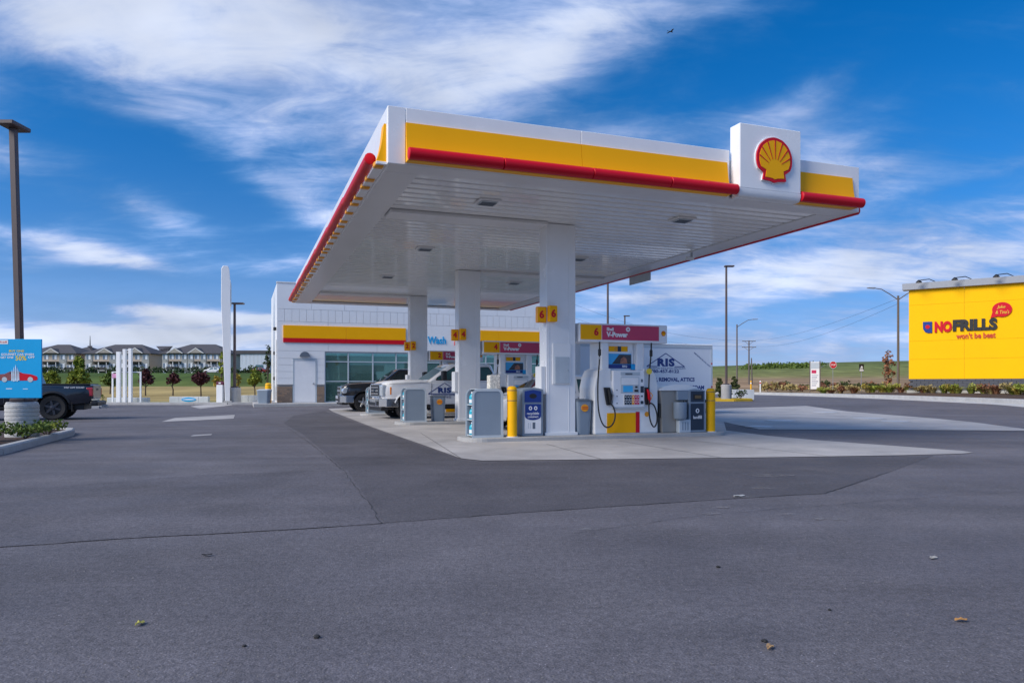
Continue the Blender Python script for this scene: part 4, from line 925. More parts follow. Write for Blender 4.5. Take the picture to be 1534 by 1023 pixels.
# ------------------------------------------------------------------ vehicles
def wheel(p, x, y, r, w, spokes, rim_m, side):
    wr = bpy.data.objects.new('wheel', None); col.objects.link(wr); wr.parent = p; wr.location = (x, y, r)
    rr = r*0.64
    ty = MB().lathe([(rr*0.98, -w/2+.02), (r*0.90, -w/2), (r*0.975, -w/2+.03), (r, -w/2+.06), (r, w/2-.06), (r*0.975, w/2-.03), (r*0.90, w/2), (rr*0.98, w/2-.02)], 36, (0,0,0), 'y', cap=False)
    ty.build('tyre', M['rubber'], wr, smooth=True, ang=40)
    tr = MB(); nt_ = 36
    for i in range(nt_):
        a = 2*math.pi*i/nt_; c, s = math.cos(a), math.sin(a)
        for y0 in (-w/2+.03, 0.01):
            q = MB().box(r-.004, r+.007, y0, y0+w/2-.04, -0.018, 0.018)
            tr.add([(vx*c - vz*s, vy, vx*s + vz*c) for vx, vy, vz in q.v], q.f)
    o = tr.build('tread', M['rubber'], wr, fix=False); o['kind'] = 'stuff'
    yo = side*(w/2-.045)
    rim = MB().lathe([(rr, yo-side*.03), (rr, yo+side*.02), (rr*.93, yo+side*.025), (rr*.88, yo-side*.03), (rr*.3, yo-side*.05), (0.001, yo-side*.05)], 30, (0,0,0), 'y').build('rim', rim_m if spokes == 0 else M['black'], wr, smooth=True, ang=35)
    for i in range(spokes):
        a = 2*math.pi*i/spokes + 0.3; c, s = math.cos(a), math.sin(a)
        q = MB(); y0, y1 = sorted((yo-side*.035, yo+side*.018))
        q.prism([(0.05*1, -0.045), (rr*.93, -0.032), (rr*.93, 0.032), (0.05, 0.045)], 'y', y0, y1)
        q.v = [(vx*c - vz*s, vy, vx*s + vz*c) for vx, vy, vz in q.v]
        q.build('spoke', rim_m, rim, 0.006)
    y0, y1 = yo-side*.03, yo+side*.035
    MB().lathe([(0.075, y0), (0.075, y1), (0.04, y1+side*.012)], 14, (0,0,0), 'y').build('hub_cap', rim_m, rim)
    return wr

def ring(x, zb, zt, w, crown=0.02, tuck=0.10, sh=0.07):
    hp = [(0, zb), (w-.16, zb), (w-.05, zb+.04), (w-tuck*.2, zb+.16), (w, zb+(zt-zb)*.45), (w-.006, zb+(zt-zb)*.72), (w-.03, zt-sh), (w-.075, zt-sh*.30), (w-.16, zt), (w*.5, zt+crown*.8), (0, zt+crown)]
    left = [(x, y, z) for y, z in hp]; right = [(x, -y, z) for y, z in hp[1:-1]][::-1]
    return left + right
def cut_arches(o, wheels, r, w, paint):
    o.data.materials.clear(); o.data.materials.append(paint); o.data.materials.append(M['black'])
    cutters = []
    for x, z in wheels:
        for sgn in (1, -1):
            mb = MB(); n = 28
            pts = [(x + r*math.cos(2*math.pi*i/n), z + r*math.sin(2*math.pi*i/n)) for i in range(n)]
            mb.prism(pts, 'y', sgn*(w-.36), sgn*(w+.3))
            c = bpy.data.objects.new('cutter', mb.mesh('cutter')); col.objects.link(c); cutters.append(c)
            c.data.materials.append(paint); c.data.materials.append(M['black'])
            for pl in c.data.polygons: pl.material_index = 1
            md = o.modifiers.new('arch', 'BOOLEAN'); md.object = c; md.operation = 'DIFFERENCE'; md.solver = 'EXACT'
    par, mb_ = o.parent, o.matrix_basis.copy(); o.parent = None; o.matrix_basis = Matrix.Identity(4)
    dg = bpy.context.evaluated_depsgraph_get(); dg.update()
    me = bpy.data.meshes.new_from_object(o.evaluated_get(dg)); o.modifiers.clear(); o.data = me
    o.parent = par; o.matrix_basis = mb_
    for p in me.polygons: p.use_smooth = True
    me.set_sharp_from_angle(angle=R(32))
    for c in cutters: bpy.data.objects.remove(c)
def arch_trim(p, x, z, r, y, sgn, m, w=0.05):
    mb = MB(); n = 18; rings = []
    for i in range(n+1):
        a = R(17 + 146*i/n); c, s = math.cos(a), math.sin(a)
        rings.append([(x+(r-.005)*c, sgn*(y-.06), z+(r-.005)*s), (x+(r-.005)*c, sgn*(y+.025), z+(r-.005)*s), (x+(r+w)*c, sgn*(y+.012), z+(r+w)*s), (x+(r+w)*c, sgn*(y-.06), z+(r+w)*s)])
    mb.loft(rings).build('wheel_arch', m, p, smooth=True, ang=40)
def greenhouse(p, paint, zb, zr, wb, wr, xb, xf, xb_r, xf_r, lean=0.0):
    """cab above the belt line: xb..xf at the belt, xb_r..xf_r at the roof"""
    def rr(z, k0, k1, w, c=0.10):
        return [(k0+c, w, z), (k1-c, w, z), (k1-c*.25, w-c*.6, z), (k1, w-c*1.6, z), (k1, -w+c*1.6, z), (k1-c*.25, -w+c*.6, z), (k1-c, -w, z), (k0+c, -w, z), (k0+c*.2, -w+c*.8, z), (k0, -w+c*1.6, z), (k0, w-c*1.6, z), (k0+c*.2, w-c*.8, z)]
    rings = [rr(zb-.03, xb, xf, wb), rr(zr-.09, xb_r, xf_r, wr), rr(zr-.035, xb_r+.04, xf_r-.06, wr-.03), rr(zr-.005, xb_r+.12, xf_r-.18, wr-.12), rr(zr+.01, xb_r+.4, xf_r-.5, wr-.35)]
    MB().loft(rings).build('cab', paint, p, smooth=True, ang=38)
    def yw(z): k = (z-(zb-.03))/((zr-.09)-(zb-.03)); return wb + (wr-wb)*k
    def xf_(z): k = (z-(zb-.03))/((zr-.09)-(zb-.03)); return xf + (xf_r-xf)*k
    def xb_(z): k = (z-(zb-.03))/((zr-.09)-(zb-.03)); return xb + (xb_r-xb)*k
    return yw, xf_, xb_
def side_pane(p, poly, yw, m, sgn, name='side_window', off=0.006):
    n = len(poly); mb = MB()
    mb.v = [(x, sgn*(yw(z)+off), z) for x, z in poly] + [(x, sgn*(yw(z)-.02), z) for x, z in poly]
    mb.f = [tuple(range(n)), tuple(range(2*n-1, n-1, -1))] + [(i, (i+1) % n, n+(i+1) % n, n+i) for i in range(n)]
    return mb.build(name, m, p)
def groove(p, pts, y, sgn, m, w=0.012, name='door_seam'):
    mb = MB()
    for (x0, z0), (x1, z1) in zip(pts, pts[1:]):
        d = Vector((x1-x0, z1-z0)).normalized(); n = Vector((-d.y, d.x))*w/2
        ys = [y((x0, z0)) if callable(y) else y, y((x1, z1)) if callable(y) else y]
        vs = [(x0-n.x, z0-n.y, ys[0]), (x1-n.x, z1-n.y, ys[1]), (x1+n.x, z1+n.y, ys[1]), (x0+n.x, z0+n.y, ys[0])]
        mb.add([(a, sgn*(c+.003), b) for a, b, c in vs] + [(a, sgn*(c-.01), b) for a, b, c in vs], [(0,1,2,3), (7,6,5,4), (0,4,5,1), (1,5,6,2), (2,6,7,3), (3,7,4,0)])
    return mb.build(name, m, p)

def pickup(label, s, t, yaw, paint, glass, style, group=None, xy=None, L_=6.0, zoff=0.0):
    loc = at(s, t, zoff) if xy is None else (*xy, zoff)
    p = thing('pickup_truck', label, 'pickup truck', loc, TH + math.pi + R(yaw), group)
    # local: +x forward, origin under the front bumper, truck runs to -L_
    st = {'ford': dict(w=1.0, hood=1.40, belt=1.36, roof=1.99, bed=1.42, zb=0.50, r=0.415, fa=-0.98, ra=-4.95, L=6.25, cabx=(-4.45, -1.72), roofx=(-4.30, -2.55), arch=0.50),
          'ram': dict(w=1.0, hood=1.30, belt=1.27, roof=1.93, bed=1.36, zb=0.46, r=0.405, fa=-0.98, ra=-4.55, L=5.85, cabx=(-3.95, -1.65), roofx=(-3.80, -2.50), arch=0.48),
          'taco': dict(w=0.93, hood=1.18, belt=1.20, roof=1.82, bed=1.22, zb=0.50, r=0.425, fa=-0.92, ra=-4.13, L=5.40, cabx=(-3.62, -1.50), roofx=(-3.45, -2.20), arch=0.50)}[style]
    w, zb, L_ = st['w'], st['zb'], st['L']; cb, cf = st['cabx']
    secs = [(-L_+.10, zb+.16, st['bed']-.02, w*.955), (-L_+.18, zb+.06, st['bed'], w*.975), (-L_+.7, zb, st['bed'], w), (cb-.06, zb, st['bed'], w), (cb-.01, zb, st['belt'], w), (cf-.4, zb-.02, st['belt'], w), (cf+.02, zb-.02, st['belt']-.01, w), (cf+.25, zb-.02, st['hood']-.0, w*.995),
            (-0.9, zb, st['hood']-.02, w*.985), (-0.45, zb+.03, st['hood']-.05, w*.965), (-0.24, zb+.08, st['hood']-.09, w*.93), (-0.13, zb+.12, st['hood']-.17, w*.88)]
    body = MB().loft([ring(*a) for a in secs]).build('body', paint, p, smooth=True, ang=32)
    cut_arches(body, [(st['fa'], st['r']+.02), (st['ra'], st['r']+.02)], st['arch'], w, paint)
    # underbody
    B('chassis', M['black'], p, -L_+.35, -0.4, -w+.25, w-.25, zb-.16, zb+.06, 0.02)
    for x in (st['fa'], st['ra']):
        for sg in (1, -1):
            wheel(p, x, sg*(w-.155), st['r'], 0.27, {'ford': 8, 'ram': 5, 'taco': 6}[style], M['alu'] if style != 'taco' else M['wheel_dark'], sg)
            arch_trim(p, x, st['r']+.02, st['arch'], w-.012, sg, paint if style != 'taco' else M['black'], 0.03 if style != 'taco' else 0.06)
        MB().tube([(x, -w+.25, st['r']), (x, w-.25, st['r'])], 0.06, 8).build('axle', M['black'], p)
    yw, xf_, xb_ = greenhouse(p, paint, st['belt'], st['roof'], w-.055, w-.21, cb, cf, st['roofx'][0], st['roofx'][1])
    zb2, zt2 = st['belt']+.01, st['roof']-.13
    # windshield and rear window follow the cab's ends
    for nm, fx, sgn in (('windshield', xf_, 1), ('rear_window', xb_, -1)):
        mb = MB(); a, b = zb2+.03, zt2+.02
        q = [(fx(a)+sgn*.007, -(yw(a)-.20), a), (fx(a)+sgn*.007, yw(a)-.20, a), (fx(b)+sgn*.007, yw(b)-.19, b), (fx(b)+sgn*.007, -(yw(b)-.19), b)]
        mb.add(q + [(x-sgn*.02, y, z) for x, y, z in q], [(0,1,2,3), (7,6,5,4), (0,4,5,1), (1,5,6,2), (2,6,7,3), (3,7,4,0)]).build(nm, glass, p)
    mid = (cb + cf)/2 - 0.30 if style == 'ford' else (cb+cf)/2 - .15
    for sg in (1, -1):
        fw = [(mid+.06, zb2+.02), (cf-.30, zb2+.02), (cf-.36, zb2+.10), (xf_(zt2)-.26, zt2), (mid+.06, zt2)]
        rw = [(xb_(zb2)+.20, zb2+.02), (mid-.06, zb2+.02), (mid-.06, zt2), (xb_(zt2)+.20, zt2), (xb_(zb2)+.16, zb2+.20)]
        fwo = side_pane(p, fw, yw, glass, sg); rwo = side_pane(p, rw, yw, glass, sg)
        for par, poly in ((fwo, fw), (rwo, rw)):
            groove(par, poly + [poly[0]], lambda q: yw(q[1])+.005, sg, M['black'], 0.03, 'window_seal')
        # door seams and handles on the flank
        zl = zb + .10
        groove(p, [(cf-.12, st['belt']-.08), (cf-.10, zl+.35), (cf-.16, zl)], w+.0005, sg, M['seam'])
        groove(p, [(mid, st['belt']-.08), (mid, zl)], w+.0005, sg, M['seam'])
        groove(p, [(cb+.12, st['belt']-.08), (cb+.12, zl+.4), (cb+.3, zl)], w+.0005, sg, M['seam'])
        groove(p, [(cb-.035, st['bed']-.08), (cb-.035, zl)], w+.0005, sg, M['seam'], 0.02, 'bed_gap')
        for hx in (mid+.10, cb+.20):
            hx0, hx1 = hx, hx+.20
            B('door_handle', M['black'] if style != 'ram' else M['chrome'], p, hx0, hx1, min(sg*(w-.012), sg*(w+.035)), max(sg*(w-.012), sg*(w+.035)), st['belt']-.22, st['belt']-.18, 0.01)
        my = sg*(w+.13)
        mr_ = MB().box(cf-.62, cf-.44, min(my-.11, my+.11), max(my-.11, my+.11), st['belt']+.02, st['belt']+(.36 if style == 'ford' else .22)).build('mirror', M['black'], p, 0.04, seg=2)
        MB().tube([(cf-.55, sg*(w-.09), st['belt']+.04), (cf-.53, my, st['belt']+.10)], 0.028, 8).build('mirror_arm', M['black'], mr_)
    B('running_board', M['black'], p, st['ra']+st['arch']+.12, st['fa']-st['arch']-.12, w-.13, w+.03, zb-.10, zb-.05, 0.015)
    B('running_board', M['black'], p, st['ra']+st['arch']+.12, st['fa']-st['arch']-.12, -w-.03, -w+.13, zb-.10, zb-.05, 0.015)
    # rear end
    tg = B('tailgate', paint if style != 'taco' else M['tail_silver'], p, -L_+.055, -L_+.115, -w+.20, w-.20, zb+.22, st['bed']-.015, 0.02, seg=2)
    B('tailgate_handle', M['black'], tg, -L_+.04, -L_+.054, -0.14, 0.14, st['bed']-.20, st['bed']-.13, 0.008)
    rb = B('rear_bumper', M['chrome'] if style != 'taco' else M['black'], p, -L_-.10, -L_+.14, -w+.05, w-.05, zb-.03, zb+.14, 0.04, seg=2)
    for sg in (1, -1):
        a, b = sorted((sg*(w-.19), sg*(w-.03)))
        B('tail_light', M['tail'], p, -L_+.05, -L_+.26, a, b, st['bed']-.40, st['bed']-.10, 0.03, seg=2)
    B('bed_cover', M['black'], p, -L_+.15, cb-.1, -w+.09, w-.09, st['bed']-.01, st['bed']+.035, 0.012)
    # front end
    hz = st['hood']
    if style == 'ford':
        gr = B('grille', M['chrome'], p, -0.13, -0.02, -0.62, 0.62, 0.77, 1.26, 0.02, seg=2)
        B('grille_opening', M['black'], gr, -0.022, -0.012, -0.58, 0.58, 0.82, 1.21, 0.003)
        for k_ in range(3): B('slat', M['chrome'], gr, -0.014, 0.006, -0.53, 0.53, 0.88+k_*.11, 0.915+k_*.11, 0.004)
        MB().lathe([(0.07, -0.012), (0.07, 0.014), (0.055, 0.018)], 20, (0, 0, 1.015), 'x').build('badge', M['navy'], gr)
        for sg in (1, -1):
            a, b = sorted((sg*.63, sg*.90)); hl = B('headlight', M['lamp_clear'], p, -0.34, -0.045, a, b, 0.80, 1.22, 0.05, seg=2)
            a, b = sorted((sg*.885, sg*.955)); B('amber_marker', M['amber'], hl, -0.40, -0.32, a, b, 0.86, 1.14, 0.02)
        bp = MB().loft([[(x, y, z) for x, y in [(-0.62, -w-.0), (-0.20, -w+.01), (0.02, -0.72), (0.07, -0.4), (0.07, 0.4), (0.02, 0.72), (-0.20, w-.01), (-0.62, w), (-0.62, w-.12), (-0.25, w-.14), (-0.14, 0), (-0.25, -w+.14), (-0.62, -w+.12)]] for z in (0.44, 0.47, 0.70, 0.73)]).build('front_bumper', M['chrome'], p, 0.012)
        B('bumper_intake', M['black'], bp, 0.066, 0.076, -0.38, 0.38, 0.49, 0.60, 0.01)
        for sg in (1, -1):
            a, b = sorted((sg*.50, sg*.70)); B('fog_lamp', M['black'], bp, 0.005, 0.062, a, b, 0.50, 0.64, 0.015)
        B('air_dam', M['black'], p, -0.30, -0.02, -w+.14, w-.14, 0.30, 0.45, 0.02)
        tx = MB; 
        groove(p, [(cf+.02, hz-.10), (-.30, hz-.16)], w*.985, 1, M['seam'], 0.010, 'hood_seam')
        # door decal
        dc = text('door_lettering', 'RIS', M['text_blue'], p, 0, 0, 0, w=0.50, h=0.20, depth=0.003, bold=0.06, spacing=1.15)
        dc.rotation_euler = (0, 0, math.pi); dc.location = (-2.32, w+.004, 1.02)
        q = MB()
        for (x0, z0, x1, z1) in ((-.62, -.13, 0, .26), (0, .26, .62, -.13), (-.62, -.13, .62, -.13)):
            d = Vector((x1-x0, z1-z0)).normalized(); n_ = Vector((-d.y, d.x))*.013
            q.prism([(x0-n_.x, z0-n_.y), (x1-n_.x, z1-n_.y), (x1+n_.x, z1+n_.y), (x0+n_.x, z0+n_.y)], 'y', -0.003, 0)
        o = q.build('door_emblem', M['text_blue'], p); o.rotation_euler = (0, 0, math.pi); o.location = (-2.32, w+.0038, 1.02)
        for tx_, ww, zz in (('residential insulation specialists', 0.9, .845), ('780-457-8122', .5, .77)):
            dc = text('door_lettering', tx_, M['text_blue'], p, 0, 0, 0, w=ww, depth=0.003, bold=0.01); dc.rotation_euler = (0, 0, math.pi); dc.location = (-2.32, w+.004, zz)
    elif style == 'ram':
        gr = B('grille', M['chrome'], p, -0.13, 0.0, -0.56, 0.56, 0.72, 1.14, 0.06, seg=2)
        for sg in (1, -1):
            for z0, z1 in ((0.77, 0.91), (0.96, 1.10)):
                a, b = sorted((sg*.06, sg*.48)); B('grille_opening', M['black'], gr, -0.004, 0.006, a, b, z0, z1, 0.003)
            a, b = sorted((sg*.58, sg*.93)); hl = MB().prism([(-0.45, 0.86), (-0.10, 0.80), (-0.05, 0.92), (-0.10, 1.06), (-0.30, 1.08), (-0.52, 0.96)], 'y', a, b).build('headlight', M['lamp_clear'], p, 0.03, seg=2)
            a, b = sorted((sg*.91, sg*.945)); B('amber_marker', M['amber'], hl, -0.46, -0.34, a, b, 0.90, 1.0, 0.01)
        bp = MB().loft([[(x, y, z) for x, y in [(-0.55, -w), (-0.20, -w+.01), (0.03, -0.72), (0.08, -0.4), (0.08, 0.4), (0.03, 0.72), (-0.20, w-.01), (-0.55, w), (-0.55, w-.12), (-0.25, w-.14), (-0.14, 0), (-0.25, -w+.14), (-0.55, -w+.12)]] for z in (0.40, 0.44, 0.67, 0.71)]).build('front_bumper', M['chrome'], p, 0.012)
        B('bumper_intake', M['black'], bp, 0.076, 0.086, -0.45, 0.45, 0.47, 0.57, 0.01)
        B('air_dam', M['black'], p, -0.30, -0.02, -w+.14, w-.14, 0.30, 0.41, 0.02)
    else:
        B('grille', M['black'], p, -0.13, -0.02, -0.55, 0.55, 0.68, 1.02, 0.04)
        for sg in (1, -1):
            a, b = sorted((sg*.57, sg*.86)); B('headlight', M['lamp_clear'], p, -0.36, -0.06, a, b, 0.80, 1.0, 0.04)
        B('front_bumper', M['black'], p, -0.4, 0.05, -w+.03, w-.03, 0.42, 0.66, 0.06, seg=2)
        dc = text('bed_lettering', 'TRD OFF ROAD', M['text_white'], p, 0, 0, 0, w=0.62, h=0.055, depth=0.003, bold=0.02, shear=0.2); dc.rotation_euler = (0, 0, math.pi); dc.location = (-L_+.62, w-.012, st['bed']-.10)
        B('mud_flap', M['rubber'], p, st['ra']-.60, st['ra']-.57, w-.30, w-.02, 0.28, 0.62, 0.004)
        B('hitch', M['steel'], p, -L_-.28, -L_-.10, -0.05, 0.05, 0.42, 0.50, 0.008)
        MB().tube([(-L_+.30, w-.25, st['bed']-.02), (-L_+.30, w-.25, st['bed']+.02)], 0.02, 8).build('antenna_mount', M['black'], p)
    return p
M['tail_silver'] = mat('dusty_tailgate', (0.16, 0.16, 0.17), 0.35, coat=.3, var=.2, scale=3)
M['wheel_dark'] = mat('dark_wheel', (0.07, 0.07, 0.08), 0.3, metal=0.7)
pickup('white pickup with chrome grille and blue triangle decal on its door', 2.28, 14.78, 4, M['paint_white'], M['glass_teal'], 'ford')
pickup('black pickup with chrome bumper parked along the store front', 1.95, 22.45, 0, M['paint_black'], M['glass_dark'], 'ram', zoff=0.02)
# the dark pickup seen from behind, beside the lamp island
def place_taco():
    L_ = 5.40; ra = -4.13; Y = 25.4; X = px(80, Y)      # nearside rear wheel
    yaw = TH + math.pi; c, s = math.cos(yaw), math.sin(yaw); lx, ly = ra, 0.775
    return (X - (lx*c - ly*s), Y - (lx*s + ly*c))
pickup('dark navy pickup with black wheels behind the car wash sign', 0, 0, 0, M['paint_navy'], M['glass_dark'], 'taco', xy=place_taco())

def gz_(x, y): return terrain_h(x, y)
M['paint_red'] = mat('red_car_paint', (0.25, 0.02, 0.02), 0.25, coat=0.5)
def sedan(label, loc, rz, paint):
    p = thing('sedan', label, 'car', loc, rz)
    w, L_, zb = 0.90, 4.75, 0.24
    secs = [(-L_, 0.50, 0.86, 0.62), (-L_+.06, 0.36, 0.98, 0.76), (-L_+.35, zb+.02, 1.06, 0.86), (-3.75, zb, 1.03, w), (-2.9, zb, 0.98, w), (-1.6, zb, 0.95, w), (-1.15, zb, 0.95, w), (-0.6, zb, 0.86, w*.98), (-0.25, zb+.02, 0.76, w*.9), (-0.05, 0.32, 0.66, 0.72), (0.0, 0.40, 0.58, 0.6)]
    body = MB().loft([ring(a, b, c, d, 0.02, 0.08, 0.06) for a, b, c, d in secs]).build('body', paint, p, smooth=True, ang=40)
    cut_arches(body, [(-0.92, 0.33), (-3.70, 0.33)], 0.37, w, paint)
    for x in (-0.92, -3.70):
        for sg in (1, -1): wheel(p, x, sg*(w-.115), 0.325, 0.21, 7, M['alu'], sg)
    yw, xf_, xb_ = greenhouse(p, paint, 0.97, 1.47, w-.06, w-.24, -4.25, -0.95, -3.45, -1.85)
    for nm, fx, sgn in (('windshield', xf_, 1), ('rear_window', xb_, -1)):
        a, b = 1.0, 1.37
        q = [(fx(a)+sgn*.007, -(yw(a)-.15), a), (fx(a)+sgn*.007, yw(a)-.15, a), (fx(b)+sgn*.007, yw(b)-.15, b), (fx(b)+sgn*.007, -(yw(b)-.15), b)]
        MB().add(q + [(x-sgn*.02, y, z) for x, y, z in q], [(0,1,2,3), (7,6,5,4), (0,4,5,1), (1,5,6,2), (2,6,7,3), (3,7,4,0)]).build(nm, M['glass_dark'], p)
    for sg in (1, -1):
        side_pane(p, [(-2.55, 0.99), (-1.55, 0.99), (xf_(1.36)-.20, 1.36), (-2.55, 1.37)], yw, M['glass_teal'], sg)
        side_pane(p, [(-3.75, 0.99), (-2.65, 0.99), (-2.65, 1.37), (xb_(1.36)+.20, 1.35)], yw, M['glass_teal'], sg)
        for hx in (-2.45, -3.45): B('door_handle', M['chrome'], p, hx, hx+.2, min(sg*(w-.02), sg*(w+.02)), max(sg*(w-.02), sg*(w+.02)), 0.82, 0.85, 0.008)
        groove(p, [(-2.60, 0.88), (-2.60, 0.36)], w, sg, M['seam']); groove(p, [(-1.45, 0.86), (-1.42, 0.36)], w, sg, M['seam'])
        a, b = sorted((sg*(w-.05), sg*(w+.14))); B('mirror', paint, p, -1.75, -1.58, a, b, 0.99, 1.12, 0.03, seg=2)
        a, b = sorted((sg*.50, sg*.80)); B('headlight', M['lamp_clear'], p, -0.34, -0.12, a, b, 0.58, 0.70, 0.03)
        a, b = sorted((sg*.50, sg*.80)); B('tail_light', M['tail'], p, -L_+.02, -L_+.16, a, b, 0.74, 0.90, 0.03)
sedan('white sedan stopped between the islands behind the column', at(3.78, 7.25), TH + math.pi, M['paint_white'])
sedan('white car parked on the bank before the apartments', (px(305, 172), 172, gz_(px(303, 172), 172)), math.pi, M['paint_white'])
sedan('dark red car parked by the pale warehouse', (px(372, 175), 175, gz_(px(370, 175), 175)), math.pi, M['paint_red'])

# box trailer behind the white pickup
def trailer():
    s0, s1, t0, zt = 10.0, 16.0, 13.82, 2.87
    p = thing('box_trailer', 'white enclosed trailer lettered RIS hitched to the white pickup', 'trailer', at(s0, t0), TH)
    Lx, D, z0 = s1-s0, 2.1, 0.55
    MB().prism([(-0.75, D/2), (0, 0), (Lx, 0), (Lx, D), (0, D)], 'z', z0, zt-.06).build('box', M['trailer'], p, 0.012)
    B('roof_rail', M['grey_light'], p, 0.0, Lx, -0.018, -0.001, zt-.16, zt-.065, 0.004)
    MB().prism([(-0.78, D/2), (-0.01, -.02), (Lx+.02, -.02), (Lx+.02, D+.02), (-0.01, D+.02)], 'z', zt-.059, zt).build('roof', M['white'], p, 0.02)
    B('corner_post', M['grey_light'], p, Lx-.07, Lx+.012, -0.015, 0.06, z0, zt-.165, 0.01)
    B('lower_rail', M['black'], p, 0.0, Lx, -0.016, 0.0, z0-.06, z0+.06)
    for x in (2.7, 3.6):
        for y in (0.02, D-.02): wheel(p, x, y + (.10 if y < 1 else -.10), 0.36, 0.22, 6, M['alu'], -1 if y < 1 else 1)
    MB().prism([(2.15, 0.80), (2.3, 0.92), (4.0, 0.92), (4.15, 0.80), (4.15, 0.74), (2.15, 0.74)], 'y', -0.26, -0.02).build('fender', M['alu'], p, 0.01)
    for y in (0.35, D-.35): MB().tube([(0.1, y, 0.5), (-1.35, D/2, 0.47)], 0.045, 8).build('drawbar', M['black'], p)
    MB().tube([(-0.7, D/2, 0.12), (-0.7, D/2, 0.75)], 0.035, 8).build('jack', M['steel'], p); B('jack_foot', M['steel'], p, -0.78, -0.62, D/2-.08, D/2+.08, 0.0, 0.12, 0.005)
    for x, z in ((Lx-.04, 2.05), (Lx-.04, 1.1)): B('marker_lamp', M['tail'], p, x-.03, x+.03, -0.03, -0.016, z, z+.07)
    X = lambda s: s - s0
    text('lettering', 'RIS', M['text_blue'], p, X(13.80), 2.115, -0.0005, w=0.80, h=0.33, bold=0.06, spacing=1.15)
    q = MB(); cx_, zb_, zt_ = X(13.79), 1.95, 2.48
    for (x0, z0_, x1, z1_) in ((cx_-.88, zb_, cx_-.40, zb_), (cx_+.40, zb_, cx_+.88, zb_), (cx_-.88, zb_, cx_, zt_), (cx_, zt_, cx_+.88, zb_)):
        d = Vector((x1-x0, z1_-z0_)).normalized(); n_ = Vector((-d.y, d.x))*.016
        q.prism([(x0-n_.x, z0_-n_.y), (x1-n_.x, z1_-n_.y), (x1+n_.x, z1_+n_.y), (x0+n_.x, z0_+n_.y)], 'y', -0.004, 0)
    q.build('triangle_emblem', M['text_blue'], p)
    text('lettering', 'RESIDENTIAL INSULATION SPECIALISTS', M['text_blue'], p, X(13.83), 1.88, -0.0005, w=1.75, h=0.055)
    text('lettering', '780-457-8122', M['text_blue'], p, X(13.75), 1.76, -0.0005, w=1.32, h=0.13, bold=0.03)
    text('lettering', 'INSULATION, REMOVAL, ATTICS', M['text_blue'], p, X(13.67), 1.42, -0.0005, w=2.95, h=0.19, bold=0.04)
    text('lettering', 'VERMICULITE, BLOWN IN, SPRAY FOAM', M['text_blue'], p, X(13.75), 1.10, -0.0005, w=3.7, h=0.19, bold=0.04)
    text('lettering', 'FREE ESTIMATES CALL NOW', M['text_blue'], p, X(15.52), 2.24, -0.0005, w=0.98, h=0.055, rot=R(-36))
M['trailer'] = mat('trailer_skin', (0.66, 0.70, 0.76), 0.35, var=0.04, scale=0.8)
trailer()

# ------------------------------------------------------------------ plants
def leafmat(name, c, var=0.45, scale=2.5):
    m = mat(name, c, 0.75, var=var, scale=scale, fine=0.2, bscale=11); b = m.node_tree.nodes['Principled BSDF']; b.inputs['Specular IOR Level'].default_value = 0.25; return m
LF = dict(lime2=leafmat('leaf_yellow_green', (0.30, 0.31, 0.06)), green=leafmat('leaf_green', (0.10, 0.15, 0.03)), lime=leafmat('leaf_lime', (0.21, 0.25, 0.035)), purple=leafmat('leaf_purple', (0.085, 0.030, 0.036)), dark=leafmat('leaf_dark', (0.03, 0.055, 0.018)),
          yellow=leafmat('leaf_yellow', (0.38, 0.30, 0.06)), dry=leafmat('leaf_dry', (0.34, 0.27, 0.11)), rust=leafmat('leaf_rust', (0.24, 0.11, 0.06)), needle=leafmat('needles', (0.06, 0.075, 0.025)))
M['bark'] = mat('bark', (0.09, 0.065, 0.05), 0.95, var=0.3, scale=14, bump=0.5, bscale=30)
def leaves(mb, c, r, n, size, rg, flat=1.0, shell=0.35):
    for _ in range(n):
        while True:
            d = Vector((rg.uniform(-1, 1), rg.uniform(-1, 1), rg.uniform(-1, 1)))
            if shell < d.length < 1: break
        p = Vector(c) + Vector((d.x*r[0], d.y*r[1], d.z*r[2]))
        a = Vector((rg.gauss(0, 1), rg.gauss(0, 1), rg.gauss(0, 1)*flat)).normalized(); b = a.orthogonal().normalized()
        b = (Matrix.Rotation(rg.uniform(0, 6.28), 3, a) @ b); s = size*rg.uniform(0.6, 1.3)
        e = a.cross(b)*s*0.45
        q = [p - b*s*0.7, p - e, p + b*s*0.7, p + e]
        mb.add(q, [(0, 1, 2, 3)])
